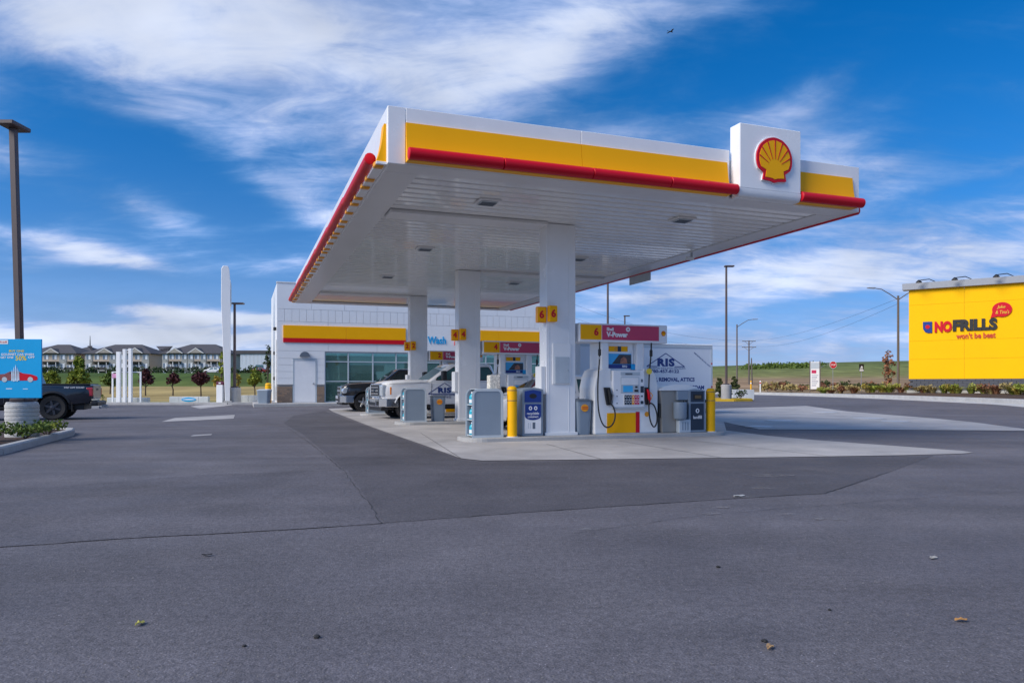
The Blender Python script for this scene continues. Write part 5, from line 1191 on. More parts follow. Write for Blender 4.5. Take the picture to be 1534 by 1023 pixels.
def tree(name, label, loc, h, crown, leaf, nclump=26, nleaf=26, lsize=0.16, trunk_r=0.07, base=0.38, seed=0, group=None, cat='tree', clump=0.30, sparse=False):
    rg = random.Random(seed)
    t = thing(name, label, cat, loc, 0, group)
    tp = h*0.86; tr = MB()
    pts = [(0, 0, 0), (rg.uniform(-.04, .04)*h*.2, rg.uniform(-.04, .04)*h*.2, h*base*.6), (rg.uniform(-.03, .03)*h, rg.uniform(-.03, .03)*h, h*base), (rg.uniform(-.04, .04)*h, rg.uniform(-.04, .04)*h, tp)]
    tr.tube(pts, [trunk_r*1.25, trunk_r, trunk_r*.8, trunk_r*.2], 8)
    cr = MB(); zc = h*(base+1)/2; rz = h*(1-base)/2
    for i in range(nclump):
        while True:
            d = Vector((rg.uniform(-1, 1), rg.uniform(-1, 1), rg.uniform(-1, 1)))
            if 0.25 < d.length < 1.0: break
        taper = 1.0 - 0.35*max(0, d.z)
        c = (d.x*crown*taper*.8, d.y*crown*taper*.8, zc + d.z*rz*.86)
        k = rg.uniform(.7, 1.25)*clump*crown/0.8
        zs = max(h*base*.8, c[2]-h*.22)
        tr.tube([(pts[2][0]*.8, pts[2][1]*.8, min(zs, tp*.95)), (c[0]*.55, c[1]*.55, (zs+c[2])/2), c], [trunk_r*.35, trunk_r*.2, trunk_r*.08], 5, cap=False)
        leaves(cr, c, (k, k, k*.85), nleaf, lsize, rg)
    tr.build('trunk', M['bark'], t, smooth=True, ang=60, fix=False)
    o = cr.build('crown', leaf, t, fix=False); return t
def gz(x, y): return terrain_h(x, y)
def tree_at(name, label, p, Y, ytop, crown_px, leaf, zbase=None, **k):
    x = px(p, Y); z = gz(x, Y) if zbase is None else zbase; h = zat(ytop, Y) - z
    return tree(name, label, (x, Y, z-.02), h, crown_px/F*Y, leaf, **k)
TG = 'young trees on the verge'
tree_at('verge_tree', 'purple leaved young tree beside the white frame', 218, 70, 552, 12, LF['purple'], seed=1, nclump=22, lsize=0.22, group=TG, trunk_r=.06)
tree_at('verge_tree', 'purple leaved young tree with a yellowing tip', 259, 70, 558, 10, LF['purple'], seed=2, nclump=18, lsize=0.22, group=TG, trunk_r=.06, base=.45)
tree_at('verge_tree', 'purple leaved young tree between the blue oval wall and the pylon', 301, 68, 555, 14, LF['purple'], seed=3, nclump=24, lsize=0.22, group=TG, trunk_r=.06, base=.42)
tree_at('verge_tree', 'bright green young tree beside the store corner', 382, 66, 553, 11, LF['lime'], seed=4, nclump=30, lsize=0.2, group=TG, trunk_r=.05)
tree_at('verge_tree', 'green young tree behind the white frame', 165, 76, 558, 13, LF['green'], seed=5, nclump=30, lsize=0.25, group=TG, trunk_r=.06)
tree_at('verge_tree', 'broad lime green tree behind the dark pickup', 118, 62, 551, 16, LF['lime'], seed=6, nclump=38, lsize=0.24, group=TG, base=.25)
tree_at('verge_tree', 'lime green tree beside the blue car wash sign', 78, 66, 556, 14, LF['lime'], seed=7, nclump=34, lsize=0.24, group=TG, base=.25)
tree_at('verge_tree', 'low golden tree behind the white pylon', 327, 90, 561, 9, LF['yellow'], seed=8, nclump=22, lsize=0.26, group=TG, base=.2)
tree_at('slender_tree', 'tall thin yellow green tree close to the pylon', 333, 46, 518, 5, LF['lime'], seed=9, nclump=15, nleaf=12, lsize=0.16, trunk_r=.05, base=.35)
tree_at('slender_tree', 'tall sparse tree close to the store side wall', 401, 48, 508, 7, LF['dark'], seed=10, nclump=22, nleaf=8, lsize=0.13, trunk_r=.05, base=.30)
tree_at('slender_tree', 'golden narrow tree just behind the lamp base', 356, 47, 548, 4.5, LF['yellow'], seed=11, nclump=16, nleaf=14, lsize=0.15, trunk_r=.04, base=.2)
tree_at('slender_tree', 'thin tree with dark rust leaves beside the grocery building', 1331, 66, 519, 10, LF['rust'], seed=12, nclump=26, nleaf=11, lsize=0.20, trunk_r=.06, base=.12)
tree_at('poplar_tree', 'green tree between two apartment buildings', 119, 222, 529, 9, LF['lime'], seed=13, nclump=26, lsize=0.6, trunk_r=.2, base=.2, zbase=3.0)
tree_at('pine_tree', 'young pine beside the pole base', 1101, 52, 560, 6, LF['needle'], seed=14, nclump=26, lsize=0.14, trunk_r=.05, base=.1)
tree_at('pine_tree', 'young pine close to the trailer', 1077, 53, 560, 6, LF['needle'], seed=15, nclump=22, lsize=0.14, trunk_r=.05, base=.1)

def shrub(name, label, loc, r, h, leaf, n, size, seed, group=None, cat='shrub'):
    rg = random.Random(seed); t = thing(name, label, cat, loc, 0, group)
    st_ = MB(); cr = MB()
    for i in range(7):
        a = rg.uniform(0, 6.28); rr = rg.uniform(.2, .8)*r; c = (rr*math.cos(a), rr*math.sin(a), h*rg.uniform(.45, .8))
        st_.tube([(0, 0, 0), (c[0]*.6, c[1]*.6, c[2]*.6), c], [.012, .009, .005], 4, cap=False)
        leaves(cr, c, (r*.45, r*.45, h*.30), n//7, size, rg, shell=.1)
    st_.build('stem', M['bark'], t, fix=False); cr.build('foliage', leaf, t, fix=False); return t
def tuft(name, label, loc, r, h, leaf, n, seed, group=None):
    """ornamental grass: blades arching out of one root"""
    rg = random.Random(seed); t = thing(name, label, 'grass plant', loc, 0, group); mb = MB()
    for i in range(n):
        a = rg.uniform(0, 6.28); o = rg.uniform(0, .25)*r; k = rg.uniform(.35, 1); hh = h*rg.uniform(.6, 1.05); w = rg.uniform(.012, .028)*max(1, h*1.6)
        c, s = math.cos(a), math.sin(a); px_, py_ = -s*w, c*w
        P = [(o*c, o*s, 0), (o*c+c*r*k*.35, o*s+s*r*k*.35, hh*.65), (o*c+c*r*k, o*s+s*r*k, hh*rg.uniform(.75, 1))]
        mb.add([(P[0][0]-px_, P[0][1]-py_, 0), (P[0][0]+px_, P[0][1]+py_, 0), (P[1][0]+px_*.8, P[1][1]+py_*.8, P[1][2]), (P[1][0]-px_*.8, P[1][1]-py_*.8, P[1][2]), P[2]], [(0, 1, 2, 3), (3, 2, 4)])
    mb.build('blades', leaf, t, fix=False); return t
# row of plants in the grocery bed, every clump different
row = []
for i in range(46):
    k = i/45; p = 1226 + k*324
    Yk = 75 - 28*k if k < .45 else 62.4 - 15*(k-.45)/.55
    row.append((p, Yk))
kinds = [(LF['lime'], 'bright green'), (LF['dry'], 'straw coloured'), (LF['lime2'], 'yellow green'), (LF['yellow'], 'golden'), (LF['rust'], 'rusty brown')]
for i, (p, Yk) in enumerate(row):
    k = kinds[(i*7 + i//3) % 5]; x = px(p, Yk) - 0.4; y = Yk - rnd.uniform(.2, 2.2)
    kb = [q for q in KR]
    z = gz(x, y) + .10
    if i % 3 == 1: shrub('bed_shrub', '%s leafy shrub in the bed before the yellow building' % k[1], (x, y, z), .62, rnd.uniform(.6, .8), k[0], 260, .12, 200+i, 'plants in the grocery bed')
    else: tuft('grass_clump', '%s grass clump in the bed before the yellow building' % k[1], (x, y, z), .75, rnd.uniform(.5, .75), k[0], 190, 200+i, 'plants in the grocery bed')
# shrubs in the lamp island
for i, (x, y, m, h) in enumerate([(-10.15, 14.2, 'green', .42), (-10.35, 13.6, 'dark', .48), (-9.95, 15.0, 'green', .38), (-10.75, 13.4, 'lime', .46), (-10.05, 13.1, 'dark', .40), (-10.0, 15.8, 'lime', .40), (-9.5, 12.4, 'green', .36)]):
    shrub('island_shrub', ['green shrub with small leaves against the ringed lamp base', 'dark green shrub in the mulch below the car wash sign', 'low green shrub beside the mulch bed kerb', 'lime green shrub at the foot of the lamp base', 'dark low shrub spreading over brown mulch', 'thin lime shrub at the kerb end of the mulch', 'small green shrub next to the kerb stones'][i], (x, y, 0.105), 0.46, h*0.9, LF[m], 560, .05, 300+i, 'shrubs on the lamp island')
for i, (x, y) in enumerate([(-20.6, 35.6), (-20.45, 36.1), (-21.1, 35.9)]):
    shrub('kerb_shrub', 'lime shrub on the kerbed nose behind the dark pickup', (x, y, zg(x, y)+.095), .35, .85, LF['lime'], 170, .08, 330+i, 'shrubs on the kerbed nose')
for i, (x, y) in enumerate([(12.1, 47.6), (14.9, 47.9), (14.5, 49.3)]):
    shrub('exit_shrub', 'small dark green shrub on the yellow kerbed island', (x, y, zg(x, y)+.115), .45, .6, LF['dark'], 160, .10, 340+i, 'shrubs on the yellow kerbed island')
# dry scrub and rough mounds in the field
for i in range(16):
    p = 1150 + i*11 + rnd.uniform(-5, 5); Yk = rnd.uniform(92, 125); x = px(p, Yk)
    shrub('field_scrub', 'dry brown scrub in the field beyond the exit road', (x, Yk, gz(x, Yk)-.05), 1.5, rnd.uniform(.9, 1.5), LF[('dry', 'rust', 'needle')[i % 3]], 170, .30, 400+i, 'scrub in the field')
# far tree belt across the green field
rg = random.Random(5); mb = MB()
for i in range(90):
    p = 1112 + 120*rg.random()**.8; Yk = rg.uniform(620, 660); x = px(p, Yk); leaves(mb, (x, Yk, gz(x, Yk)+rg.uniform(0, 3.0)), (5, 3, 2.2), 26, 1.5, rg, shell=.1)
o = mb.build('far_wood', LF['green'], fix=False); o['kind'] = 'stuff'; o['label'] = 'far dark belt of trees across the field'; o['category'] = 'trees'
rg = random.Random(6); mb = MB()
for i in range(110):
    p = -40 + 450*rg.random(); Yk = rg.uniform(168, 182); x = px(p, Yk); leaves(mb, (x, Yk, gz(x, Yk)+rg.uniform(.2, 1.0)), (1.6, 1.2, .9), 34, .42, rg, shell=.1)
o = mb.build('hedge', LF['dark'], fix=False); o['kind'] = 'stuff'; o['label'] = 'dark hedge growth along the bank below the apartments'; o['category'] = 'hedge'

# ------------------------------------------------------------------ things at the verge
x, y = -10.54, 15.8
lp = thing('lamp_post', 'tall bronze lamp post on a ringed concrete base in the mulch bed', 'lamp post', (x, y, 0.10))
prof = []
for i in range(8): prof += [(0.315, 0.02+i*.085), (0.318, 0.03+i*.085), (0.318, 0.085+i*.085), (0.302, 0.092+i*.085)]
MB().lathe([(0.315, -0.1)] + prof + [(0.30, .72), (0.28, .74)], 32).build('ringed_base', mat('pale_concrete', (.52, .52, .51), .85, var=.15, scale=3, bump=.3, bscale=30, fine=.1), lp, smooth=True, ang=25)
B('base_cover', M['pole'], lp, -0.17, 0.17, -0.17, 0.17, .741, .82, 0.02)
ptop = 6.62
pl = MB().loft([[(sx*.062+dx, sy*.062, z) for sx, sy in ((-1, -1), (1, -1), (1, 1), (-1, 1))] for z, dx in ((.82, -.02), (ptop, -.19))]).build('pole', M['pole_red'] if 'pole_red' in M else M['pole'], lp, 0.008)
hd = B('lamp_head', M['pole'], lp, -0.36, 0.0, -0.30, 0.30, ptop, ptop+.09, 0.015)
# the car wash poster on the post
ps = thing('car_wash_sign', 'bright blue car wash poster board on the tall lamp post', 'sign', (px(32, 15.55), 15.46, 0.93), R(4))
bd = B('board', M['sky_blue'], ps, -0.475, 0.475, -0.015, 0.015, 0.0, 1.24, 0.006)
M['spray'] = mat('pale_print', (0.55, 0.72, 0.85), 0.4, var=0.3, scale=6)
glow = MB()
lg = B('print_logo', M['text_white'], bd, -0.44, -0.20, -0.019, -0.0155, 1.135, 1.22); text('print_text', 'Shell', M['text_red'], lg, -0.32, 1.178, -0.0195, w=0.19, h=.04, depth=.002, bold=.01)
text('print_text', 'BUY ONE', M['text_yellow'], bd, -0.03, 0.99, -0.0155, w=0.30, h=.045, depth=.003, bold=.02)
text('print_text', 'GOURMET CAR WASH', M['text_white'], bd, -0.01, 0.92, -0.0155, w=0.66, h=.045, depth=.003, bold=.02)
text('print_text', 'GET ONE', M['text_white'], bd, -0.22, 0.855, -0.0155, w=0.26, h=.045, depth=.003, bold=.02)
text('print_text', '50%', M['text_yellow'], bd, 0.06, 0.84, -0.0155, w=0.22, h=.10, depth=.003, bold=.02)
text('print_text', 'OFF', M['text_white'], bd, 0.27, 0.86, -0.0155, w=0.13, h=.045, depth=.003, bold=.02)
carp = [(-0.40, .40), (-0.41, .47), (-0.36, .50), (-0.26, .51), (-0.17, .555), (0.0, .56), (0.10, .52), (0.26, .50), (0.38, .46), (0.40, .40), (0.36, .37), (-0.36, .37)]
cr_ = MB().prism(carp, 'y', -0.0195, -0.0175).build('print_car', M['red'], bd)
MB().prism([(-0.20, .51), (-0.14, .545), (0.0, .55), (0.07, .515)], 'y', -0.0215, -0.020).build('print_window', M['navy'], cr_)
MB().prism([(-0.40, .40), (-0.41, .47), (-0.36, .50), (-0.26, .51), (-0.17, .555), (-0.11, .557), (-0.11, .37), (-0.36, .37)], 'y', -0.0208, -0.0197).build('print_dirty_half', mat('print_dusty_red', (.22, .06, .06), .5, var=.5, scale=16), cr_)
for cx_ in (-0.27, 0.25): MB().lathe([(0.055, 0), (0.055, -0.001)], 16, (cx_, -0.0218, .39), 'y').build('print_wheel', M['grey_light'], cr_)
for q_, (xa, xb, zb_, zt_) in enumerate(((-.135, -.10, .36, .60), (-.095, -.065, .35, .66), (-.06, -.03, .36, .71), (-.025, .0, .35, .65), (.005, .03, .37, .60))):
    MB().prism([(xa, zb_), (xb, zb_), (xb-.006, zt_-.06), ((xa+xb)/2, zt_), (xa+.006, zt_-.06)], 'y', -0.0235, -0.0225).build('print_spray', M['spray'], cr_)
B('print_line', M['text_white'], bd, -0.24, -0.12, -0.0185, -0.0155, .19, .205); B('print_line', M['spray'], bd, 0.10, 0.20, -0.0185, -0.0155, .185, .20)
for z in (.25, 1.0): B('bracket', M['steel'], ps, -0.05, 0.05, 0.016, 0.27, z, z+.04)

# frame of white posts, low walls, pylon, pay post and lamp beyond the verge kerb
def V(p, Y=41.5): return px(p, Y)
Y0 = 41.5; zv = zg(0, 45)+.06
fr = thing('white_frame', 'white post frame with three tall posts and a small notice', 'frame', (V(187), Y0, zv))
ox = V(187)
for p, ytop, w in ((178, 527, .11), (187, 523, .085), (195.5, 522, .085)):
    B('tall_post', M['white'], fr, V(p)-ox-w, V(p)-ox+w, -0.09, 0.09, 0, zat(ytop, Y0)-zv, 0.01)
for p in (166.5, 208.5): B('post', M['white'], fr, V(p)-ox-.04, V(p)-ox+.04, 0.12, 0.20, 0, zat(558, Y0)-zv, 0.006)
B('crossbar', M['white'], fr, V(166.5)-ox-.04, V(208.5)-ox+.04, 0.12, 0.20, zat(558, Y0)-zv, zat(556.5, Y0)-zv, 0.004)
B('top_tie', M['white'], fr, V(187)-ox, V(196)-ox, -0.03, 0.03, zat(525, Y0)-zv, zat(523.5, Y0)-zv)
B('notice', mat('pink_notice', (0.55, 0.25, 0.42), 0.5, var=.4, scale=12), fr, V(166.5)-ox, V(175)-ox, 0.08, 0.115, zat(566, Y0)-zv, zat(559.5, Y0)-zv)
M['white_wall'] = mat('painted_block_wall', (0.55, 0.58, 0.60), 0.8, var=.15, scale=2)
for k_, (a, b, yt, lab) in enumerate(((160, 222, 595.5, 'low pale block wall behind the white post frame'), (253.5, 312, 594, 'low white block wall bearing a blue oval'), (353, 391, 592, 'low pale block wall behind the pylon and the store'))):
    w = thing('low_wall', lab, 'wall', (V(a, 42.3), 42.3, zv-.05), 0, 'low walls along the verge'); n_ = 4; L_ = V(b, 42.3)-V(a, 42.3)
    for i in range(n_): B('wall_block', M['white_wall'], w, i*L_/n_+.004, (i+1)*L_/n_-.004, 0, .25, 0, zat(yt, 42.3)-zv+.05, 0.012)
    if k_ == 1:
        e = MB().prism([(L_/2+.42*math.cos(R(a_)), .19+.115*math.sin(R(a_))) for a_ in range(0, 360, 15)], 'y', -0.02, -0.001).build('oval_badge', M['sky_blue'], w)
        MB().prism([(L_/2+.36*math.cos(R(a_)), .19+.03*math.sin(R(a_))) for a_ in range(0, 360, 15)], 'y', -0.026, -0.021).build('badge_script', M['text_white'], e)
Yp = 40.6; py_ = thing('price_pylon', 'tall slim white price pylon seen edge on', 'sign', (px(341, Yp), Yp, zv), TH)
zt = zat(402, Yp)-zv; c = lambda p: (p-341)/F*Yp
prof = [(c(338), 0), (c(344.6), 0), (c(345), 2.0), (c(345), zt*.70), (c(345.5), zt*.90), (c(344.5), zt*.90), (c(344), zt-.25), (c(342.6), zt-.03), (c(340.5), zt), (c(335.5), zt-.0), (c(332.8), zt-.15), (c(332.4), zt*.74), (c(334.5), zt*.45), (c(336.6), zt*.2)]
MB().prism(prof, 'y', -0.9, 0.9).build('pylon_body', M['white'], py_, 0.02)
MB().prism([(c(345.05), zt*.72), (c(346.2), zt*.73), (c(346.2), zt*.88), (c(345.2), zt*.89)], 'y', -0.8, 0.8).build('price_panel', M['grey_light'], py_)
B('plinth', M['concrete'], py_, c(336), c(347), -1.0, 1.0, -0.08, .12, 0.02)
Yq = 39.9; pp = thing('pay_post', 'white pay post with a dark red top beside the pylon', 'post', (px(330.5, Yq), Yq, zv))
B('cabinet', M['white'], pp, -.17, .17, -.17, .17, 0, .98, 0.02); B('top_unit', mat('maroon_cap', (.12, .02, .05), .5), pp, -.19, .19, -.15, .15, .981, 1.16, 0.03); B('cap_badge', M['text_white'], pp, -.05, .07, -.158, -.151, 1.04, 1.11)
def lamp(label, p, Y, ytop, zb, base_w=.32, base_h=.9, head='flat', arm=0, m='pole', r=.075, name='lamp_post', armz=0, grp='lamp posts'):
    x = px(p, Y); t = thing(name, label, 'lamp post', (x, Y, zb), 0, grp); h = zat(ytop, Y)-zb
    if base_h:
        MB().lathe([(base_w, -.1), (base_w, base_h-.03), (base_w-.03, base_h)], 24).build('concrete_base', M['concrete'], t, smooth=True, ang=30)
        B('base_cover', M['pole'], t, -.17, .17, -.17, .17, base_h, base_h+.08, .02)
    MB().tube([(0, 0, base_h), (0, 0, h)], [r, r*.8], 10).build('pole', M[m], t, smooth=True)
    if head == 'flat': B('lamp_head', M[m], t, -.12, .50, -.16, .16, h, h+.09, .015)
    for sg in ([1] if arm == 1 else [-1, 1] if arm == 2 else []):
        a = MB().tube([(0, 0, h-.4), (sg*.8, 0, h+.15), (sg*1.6, 0, h+.62), (sg*2.3, 0, h+.72)], [.05, .045, .04, .035], 8).build('arm', M[m], t, smooth=True)
        MB().loft([[(sg*2.2, y_, h+.66), (sg*2.2, y_, h+.78), (sg*2.95, y_, h+.78), (sg*2.95, y_, h+.70)] for y_ in (-.14, .14)]).build('lamp_head', M['steel'], a, .02)
    return t
lamp('dark lamp post on a round concrete base beside the price pylon', 351.5, 40.3, 456, zv-.05, .33, .88, r=.085)
lamp('dark lamp post on a pale base behind the yellow painted kerb', 1088, 48.3, 400, zg(0, 50)+.11, .33, .95, r=.085)
lamp('dark lamp post rising behind the canopy edge over the trailer', 910.5, 45, 419, zg(0, 45), .33, .9, r=.075)
lamp('short dark lamp post behind the head sign of pump six', 936, 75, 474, gz(12, 75), .3, .6, r=.09)
lamp('single arm street light beside the utility pole', 1104, 105, 486, gz(32, 105), 0, 0, None, 1, 'pole_grey', .12, 'street_light', grp='street lights')
lamp('double arm street light beside the grocery building', 1345.5, 70, 443, gz(37, 70), 0, 0, None, 2, 'pole_grey', .12, 'street_light', grp='street lights')
t = lamp('far street light with pale head behind the white monument sign', 1227, 190, 550, gz(80, 190), 0, 0, None, 1, 'steel', .1, 'street_light', grp='street lights')
# trash can and bollard at the store corner
xt, yt = px(396, 37.6), 37.6
tc_ = thing('trash_can', 'grey blue trash can by the store corner', 'bin', (xt, yt, zg(xt, yt)))
MB().loft([[(x_, y_, z_) for x_, y_ in rounded(-k_, k_, -k_, k_, .07, 3)] for z_, k_ in ((0, .24), (.76, .30), (.78, .30))]).build('tub', M['grey'], tc_)
MB().loft([[(x_, y_, z_) for x_, y_ in rounded(-k_, k_, -k_, k_, .07, 3)] for z_, k_ in ((.781, .31), (.83, .31), (.86, .2))]).build('lid', M['grey_light'], tc_)
bollard(0, 0, 'yellow bollard at the store corner behind the trash can', 1.15, zg(-13, 38.6), (px(402, 38.6), 38.6), .16)

# ------------------------------------------------------------------ apartments beyond the bank
M['siding'] = mat('tan_siding', (0.50, 0.42, 0.33), 0.85, var=.08); M['siding2'] = mat('grey_siding', (0.33, 0.34, 0.33), 0.85, var=.1); M['stone'] = mat('pale_stone', (0.32, 0.30, 0.27), 0.9, var=.2, scale=1.5)
M['shingle'] = mat('dark_shingle', (0.075, 0.072, 0.08), 0.9, var=.2, scale=1.2); M['trim'] = mat('pale_trim', (0.62, 0.62, 0.62), 0.6); M['win'] = mat('far_window', (0.16, 0.20, 0.25), 0.08, spec=.9, var=.2, scale=.4)
M['blind'] = mat('window_blind', (0.75, 0.79, 0.85), 0.5, var=.1); M['rail'] = mat('dark_railing', (0.03, 0.033, 0.036), 0.6); M['recess'] = mat('balcony_recess', (0.10, 0.095, 0.09), 0.9, var=.2)
win_me = MB().box(-0.75, 0.75, -0.05, 0.0, 0, 1.5).mesh('window'); pane_me = MB().box(-0.66, -0.03, -0.075, -0.051, .08, 1.42).mesh('pane'); pane2_me = MB().box(0.03, 0.66, -0.075, -0.051, .08, 1.42).mesh('pane')
win_me.materials.append(M['trim']); pane_me.materials.append(M['win']); pane2_me.materials.append(M['blind'])
baluster = MB().box(-.02, .02, -.02, .02, 0, .85).mesh('baluster')
def apartment(label, p0, p1, Y, yeave, base_z, bays, gables, skew=0):
    x0, x1 = px(p0, Y), px(p1, Y); W_ = x1-x0; ze = zat(yeave, Y)-base_z
    b = thing('apartment_building', label, 'building', (x0, Y, base_z), R(skew), 'apartments beyond the bank')
    D = 14; B('wall', M['siding'], b, 0, W_, 0, D, -1.5, ze)
    B('base_course', M['stone'], b, -.06, W_+.06, -.06, D+.06, -1.5, 1.6)
    o = .7; ridge = ze+3.1
    rf = MB(); rf.v = [(-o, -o, ze), (W_+o, -o, ze), (W_+o, D+o, ze), (-o, D+o, ze), (D*.42, D/2, ridge), (W_-D*.42, D/2, ridge), (-o, -o, ze-.25), (W_+o, -o, ze-.25), (W_+o, D+o, ze-.25), (-o, D+o, ze-.25)]
    rf.f = [(0, 1, 5, 4), (1, 2, 5), (2, 3, 4, 5), (3, 0, 4), (0, 6, 7, 1), (1, 7, 8, 2), (2, 8, 9, 3), (3, 9, 6, 0), (9, 8, 7, 6)]
    r = rf.build('roof', M['shingle'], b)
    for gx, gw, gh in gables:
        g = MB().prism([(gx*W_-gw, ze-.02), (gx*W_+gw, ze-.02), (gx*W_, ze+gh)], 'y', -1.05, 5).build('gable', M['shingle'], r)
        MB().prism([(gx*W_-gw*.8, ze+.02), (gx*W_+gw*.8, ze+.02), (gx*W_, ze+gh*.84)], 'y', -1.09, -1.052).build('gable_face', M['stone'], g)
        MB().prism([(gx*W_-gw*1.02, ze-.05), (gx*W_-gw*.8, ze-.05), (gx*W_, ze+gh*.84), (gx*W_+gw*.8, ze-.05), (gx*W_+gw*1.02, ze-.05), (gx*W_, ze+gh+.05)], 'y', -1.13, -1.091).build('gable_trim', M['trim'], g)
    st = ze/3
    for k in range(3):
        z = k*st + .75
        n = len(bays)
        for i, kind in enumerate(bays):
            cx_ = W_*(i+.5)/n; bw = W_/n
            if kind == 'w' or (kind == 'b' and k == 2):
                if kind == 'w' and k == 0: B('pilaster', M['siding2'], b, cx_-bw*.46, cx_+bw*.46, -.12, 0.0, -1.0, ze-.02)
                w_ = obj('window', win_me, None, b, (cx_, -.13 if kind == 'w' else -.01, z)); obj('pane', pane_me, None, w_); obj('pane', pane2_me, None, w_)
            if kind == 'b' and k < 2:
                bb = B('balcony', M['recess'], b, cx_-bw*.49, cx_+bw*.49, -.045, 0.0, k*st+.1, k*st+st-.25)
                B('balcony_slab', M['trim'], bb, cx_-bw*.5, cx_+bw*.5, -1.5, -.046, k*st-.05, k*st+.12)
                B('top_rail', M['rail'], bb, cx_-bw*.5, cx_+bw*.5, -1.5, -1.43, k*st+1.0, k*st+1.08)
                B('rail_panel', M['rail'], bb, cx_-bw*.5, cx_+bw*.5, -1.48, -1.45, k*st+.16, k*st+.99)
                for dx in (-.5, .44): B('post', M['trim'], bb, cx_+bw*dx, cx_+bw*(dx+.06), -1.48, -1.3, k*st+.121, k*st+st-.06)
                for dx in (-.25, .2):
                    w_ = obj('patio_door', win_me, None, bb, (cx_+bw*dx, -.05, k*st+.35)); obj('pane', pane_me, None, w_); obj('pane', pane2_me, None, w_)
            if kind == 'b' and k == 1:
                B('awning', M['shingle'], b, cx_-bw*.5, cx_+bw*.5, -1.6, -.05, 2*st-.02, 2*st+.14)
    return b
apartment('tan apartment block partly hidden by the blue car wash sign', 38, 113, 232, 529, 3.0, 'bwbbwb', [(.55, 2.6, 1.5)])
apartment('tan apartment block behind the white post frame', 127, 224, 232, 529, 3.0, 'wbbwwbbw', [(.33, 2.8, 1.6), (.80, 2.6, 1.7)])
apartment('tan apartment block behind the purple young trees', 243, 338, 226, 529, 3.2, 'wbbwwbwbbw', [(.22, 2.6, 1.6), (.55, 2.6, 1.6)])
apartment('narrow tan apartment block end wall set behind its neighbours', 221, 244, 262, 530, 3.2, 'ww', [])
apartment('tan apartment roof glimpsed between two blocks', 102, 138, 300, 528, 3.2, 'wwb', [])
wh = thing('warehouse', 'pale blue white warehouse with a teal door beyond the verge', 'warehouse', (px(360, 205), 205, 3.3))
B('wall', mat('pale_cladding', (0.52, 0.58, 0.66), 0.6, var=.05), wh, 0, 8.2, 0, 10, -1, zat(530, 205)-3.3)
B('roof', M['shingle'], wh, -1.2, 8.6, -.3, 10.3, zat(530, 205)-3.3, zat(525, 205)-3.3)
B('door', mat('teal_door', (0.06, 0.14, 0.18), .5), wh, 4.3, 6.4, -.06, -.001, -1, 3.6); B('annex', mat('dark_annex', (.06, .03, .05), .7), wh, .3, 3.8, -1.5, -.05, -1, 1.7)
for k in range(7): B('cladding_rib', M['trim'], wh, .4+k*1.1, .46+k*1.1, -.04, -.001, 3.7, zat(530, 205)-3.35)
ms = thing('radio_mast', 'thin dark mast behind the apartments', 'mast', (px(135, 330), 330, 3.0)); h = zat(503, 330)-3
for k in range(3): MB().tube([(.8*math.cos(k*2.1), .8*math.sin(k*2.1), 0), (0, 0, h)], .10, 5).build('leg', M['pole_grey'], ms)
for k in range(8): z = h*k/8; r_ = .8*(1-k/8); MB().tube([(r_*math.cos(0), 0, z), (r_*math.cos(2.1), r_*math.sin(2.1), z+.8), (r_*math.cos(4.2), r_*math.sin(4.2), z+1.6)], .06, 4).build('brace', M['pole_grey'], ms)

# ------------------------------------------------------------------ yellow grocery building
gr = thing('grocery_building', 'big yellow grocery building with red and black lettering', 'building', (33.5, 62, 0.92), R(-35.07))
M['gyellow'] = mat('yellow_metal_panel', (0.96, 0.52, 0.0), 0.6, var=.03, scale=.5, spec=.15)
GL = 24.0; ZT = 9.75-.92
B('wall_core', M['seam'], gr, .1, GL-.1, .06, 18, -.9, ZT-.7)
rows_ = [(.80, 2.45), (2.45, 3.98), (3.98, 7.0), (7.0, ZT-.55)]
for i in range(6):
    for z0, z1 in rows_: B('wall_panel', M['gyellow'], gr, i*4.0+.006, (i+1)*4.0-.006, 0, .055, z0+.006, z1-.006)
for j in range(4):
    for z0, z1 in rows_: B('side_panel', M['gyellow'], gr, 0, .055, .06+j*4.4, .06+(j+1)*4.4-.012, z0+.006, z1-.006)
gb_ = MB().box(0, .58, 0, .10, 0, .175).mesh('block', .006); gb_.materials.append(mat('charcoal_block', (.085, .09, .105), .9, var=.15, scale=.8))
for r_ in range(5):
    x = -.29*(r_ % 2)
    while x < GL:
        if -.01 < x < GL-.57: obj('block', gb_, None, gr, (x, -.06+rnd.uniform(-.004, .004), -.12+r_*.185))
        x += .60
B('footing', M['walk'], gr, -.1, GL, -.5, -.02, -1.0, -.13)
cp = B('parapet_hood', mat('grey_hood', (.30, .32, .36), .5), gr, -.45, GL+.3, -.35, .5, ZT-.55, ZT, .02)
for L_ in (.75, 3.3, 6.1, 9.2, 12.3):
    lp_ = MB().tube([(L_+1.2, -.1, ZT+.02), (L_+.8, -.4, ZT+.22), (L_+.2, -.9, ZT+.12)], .035, 6).build('gooseneck', M['black'], gr)
    MB().lathe([(.06, .12), (.22, -.04), (.24, -.10)], 14, (L_+.1, -.95, ZT+.03)).build('lamp_shade', M['black'], lp_)
text('lettering', 'NO', M['red'], gr, 2.52, 6.02-.92, -.001, w=1.24, h=.92, depth=.10, bold=.06)
text('lettering', 'FRILLS', M['black'], gr, 4.72, 6.08-.92, -.001, w=3.05, h=.95, depth=.10, bold=.06)
text('lettering', "won't be beat", M['text_red'], gr, 4.78, 5.22-.92, -.001, w=2.7, h=.48, depth=.05, bold=.03)
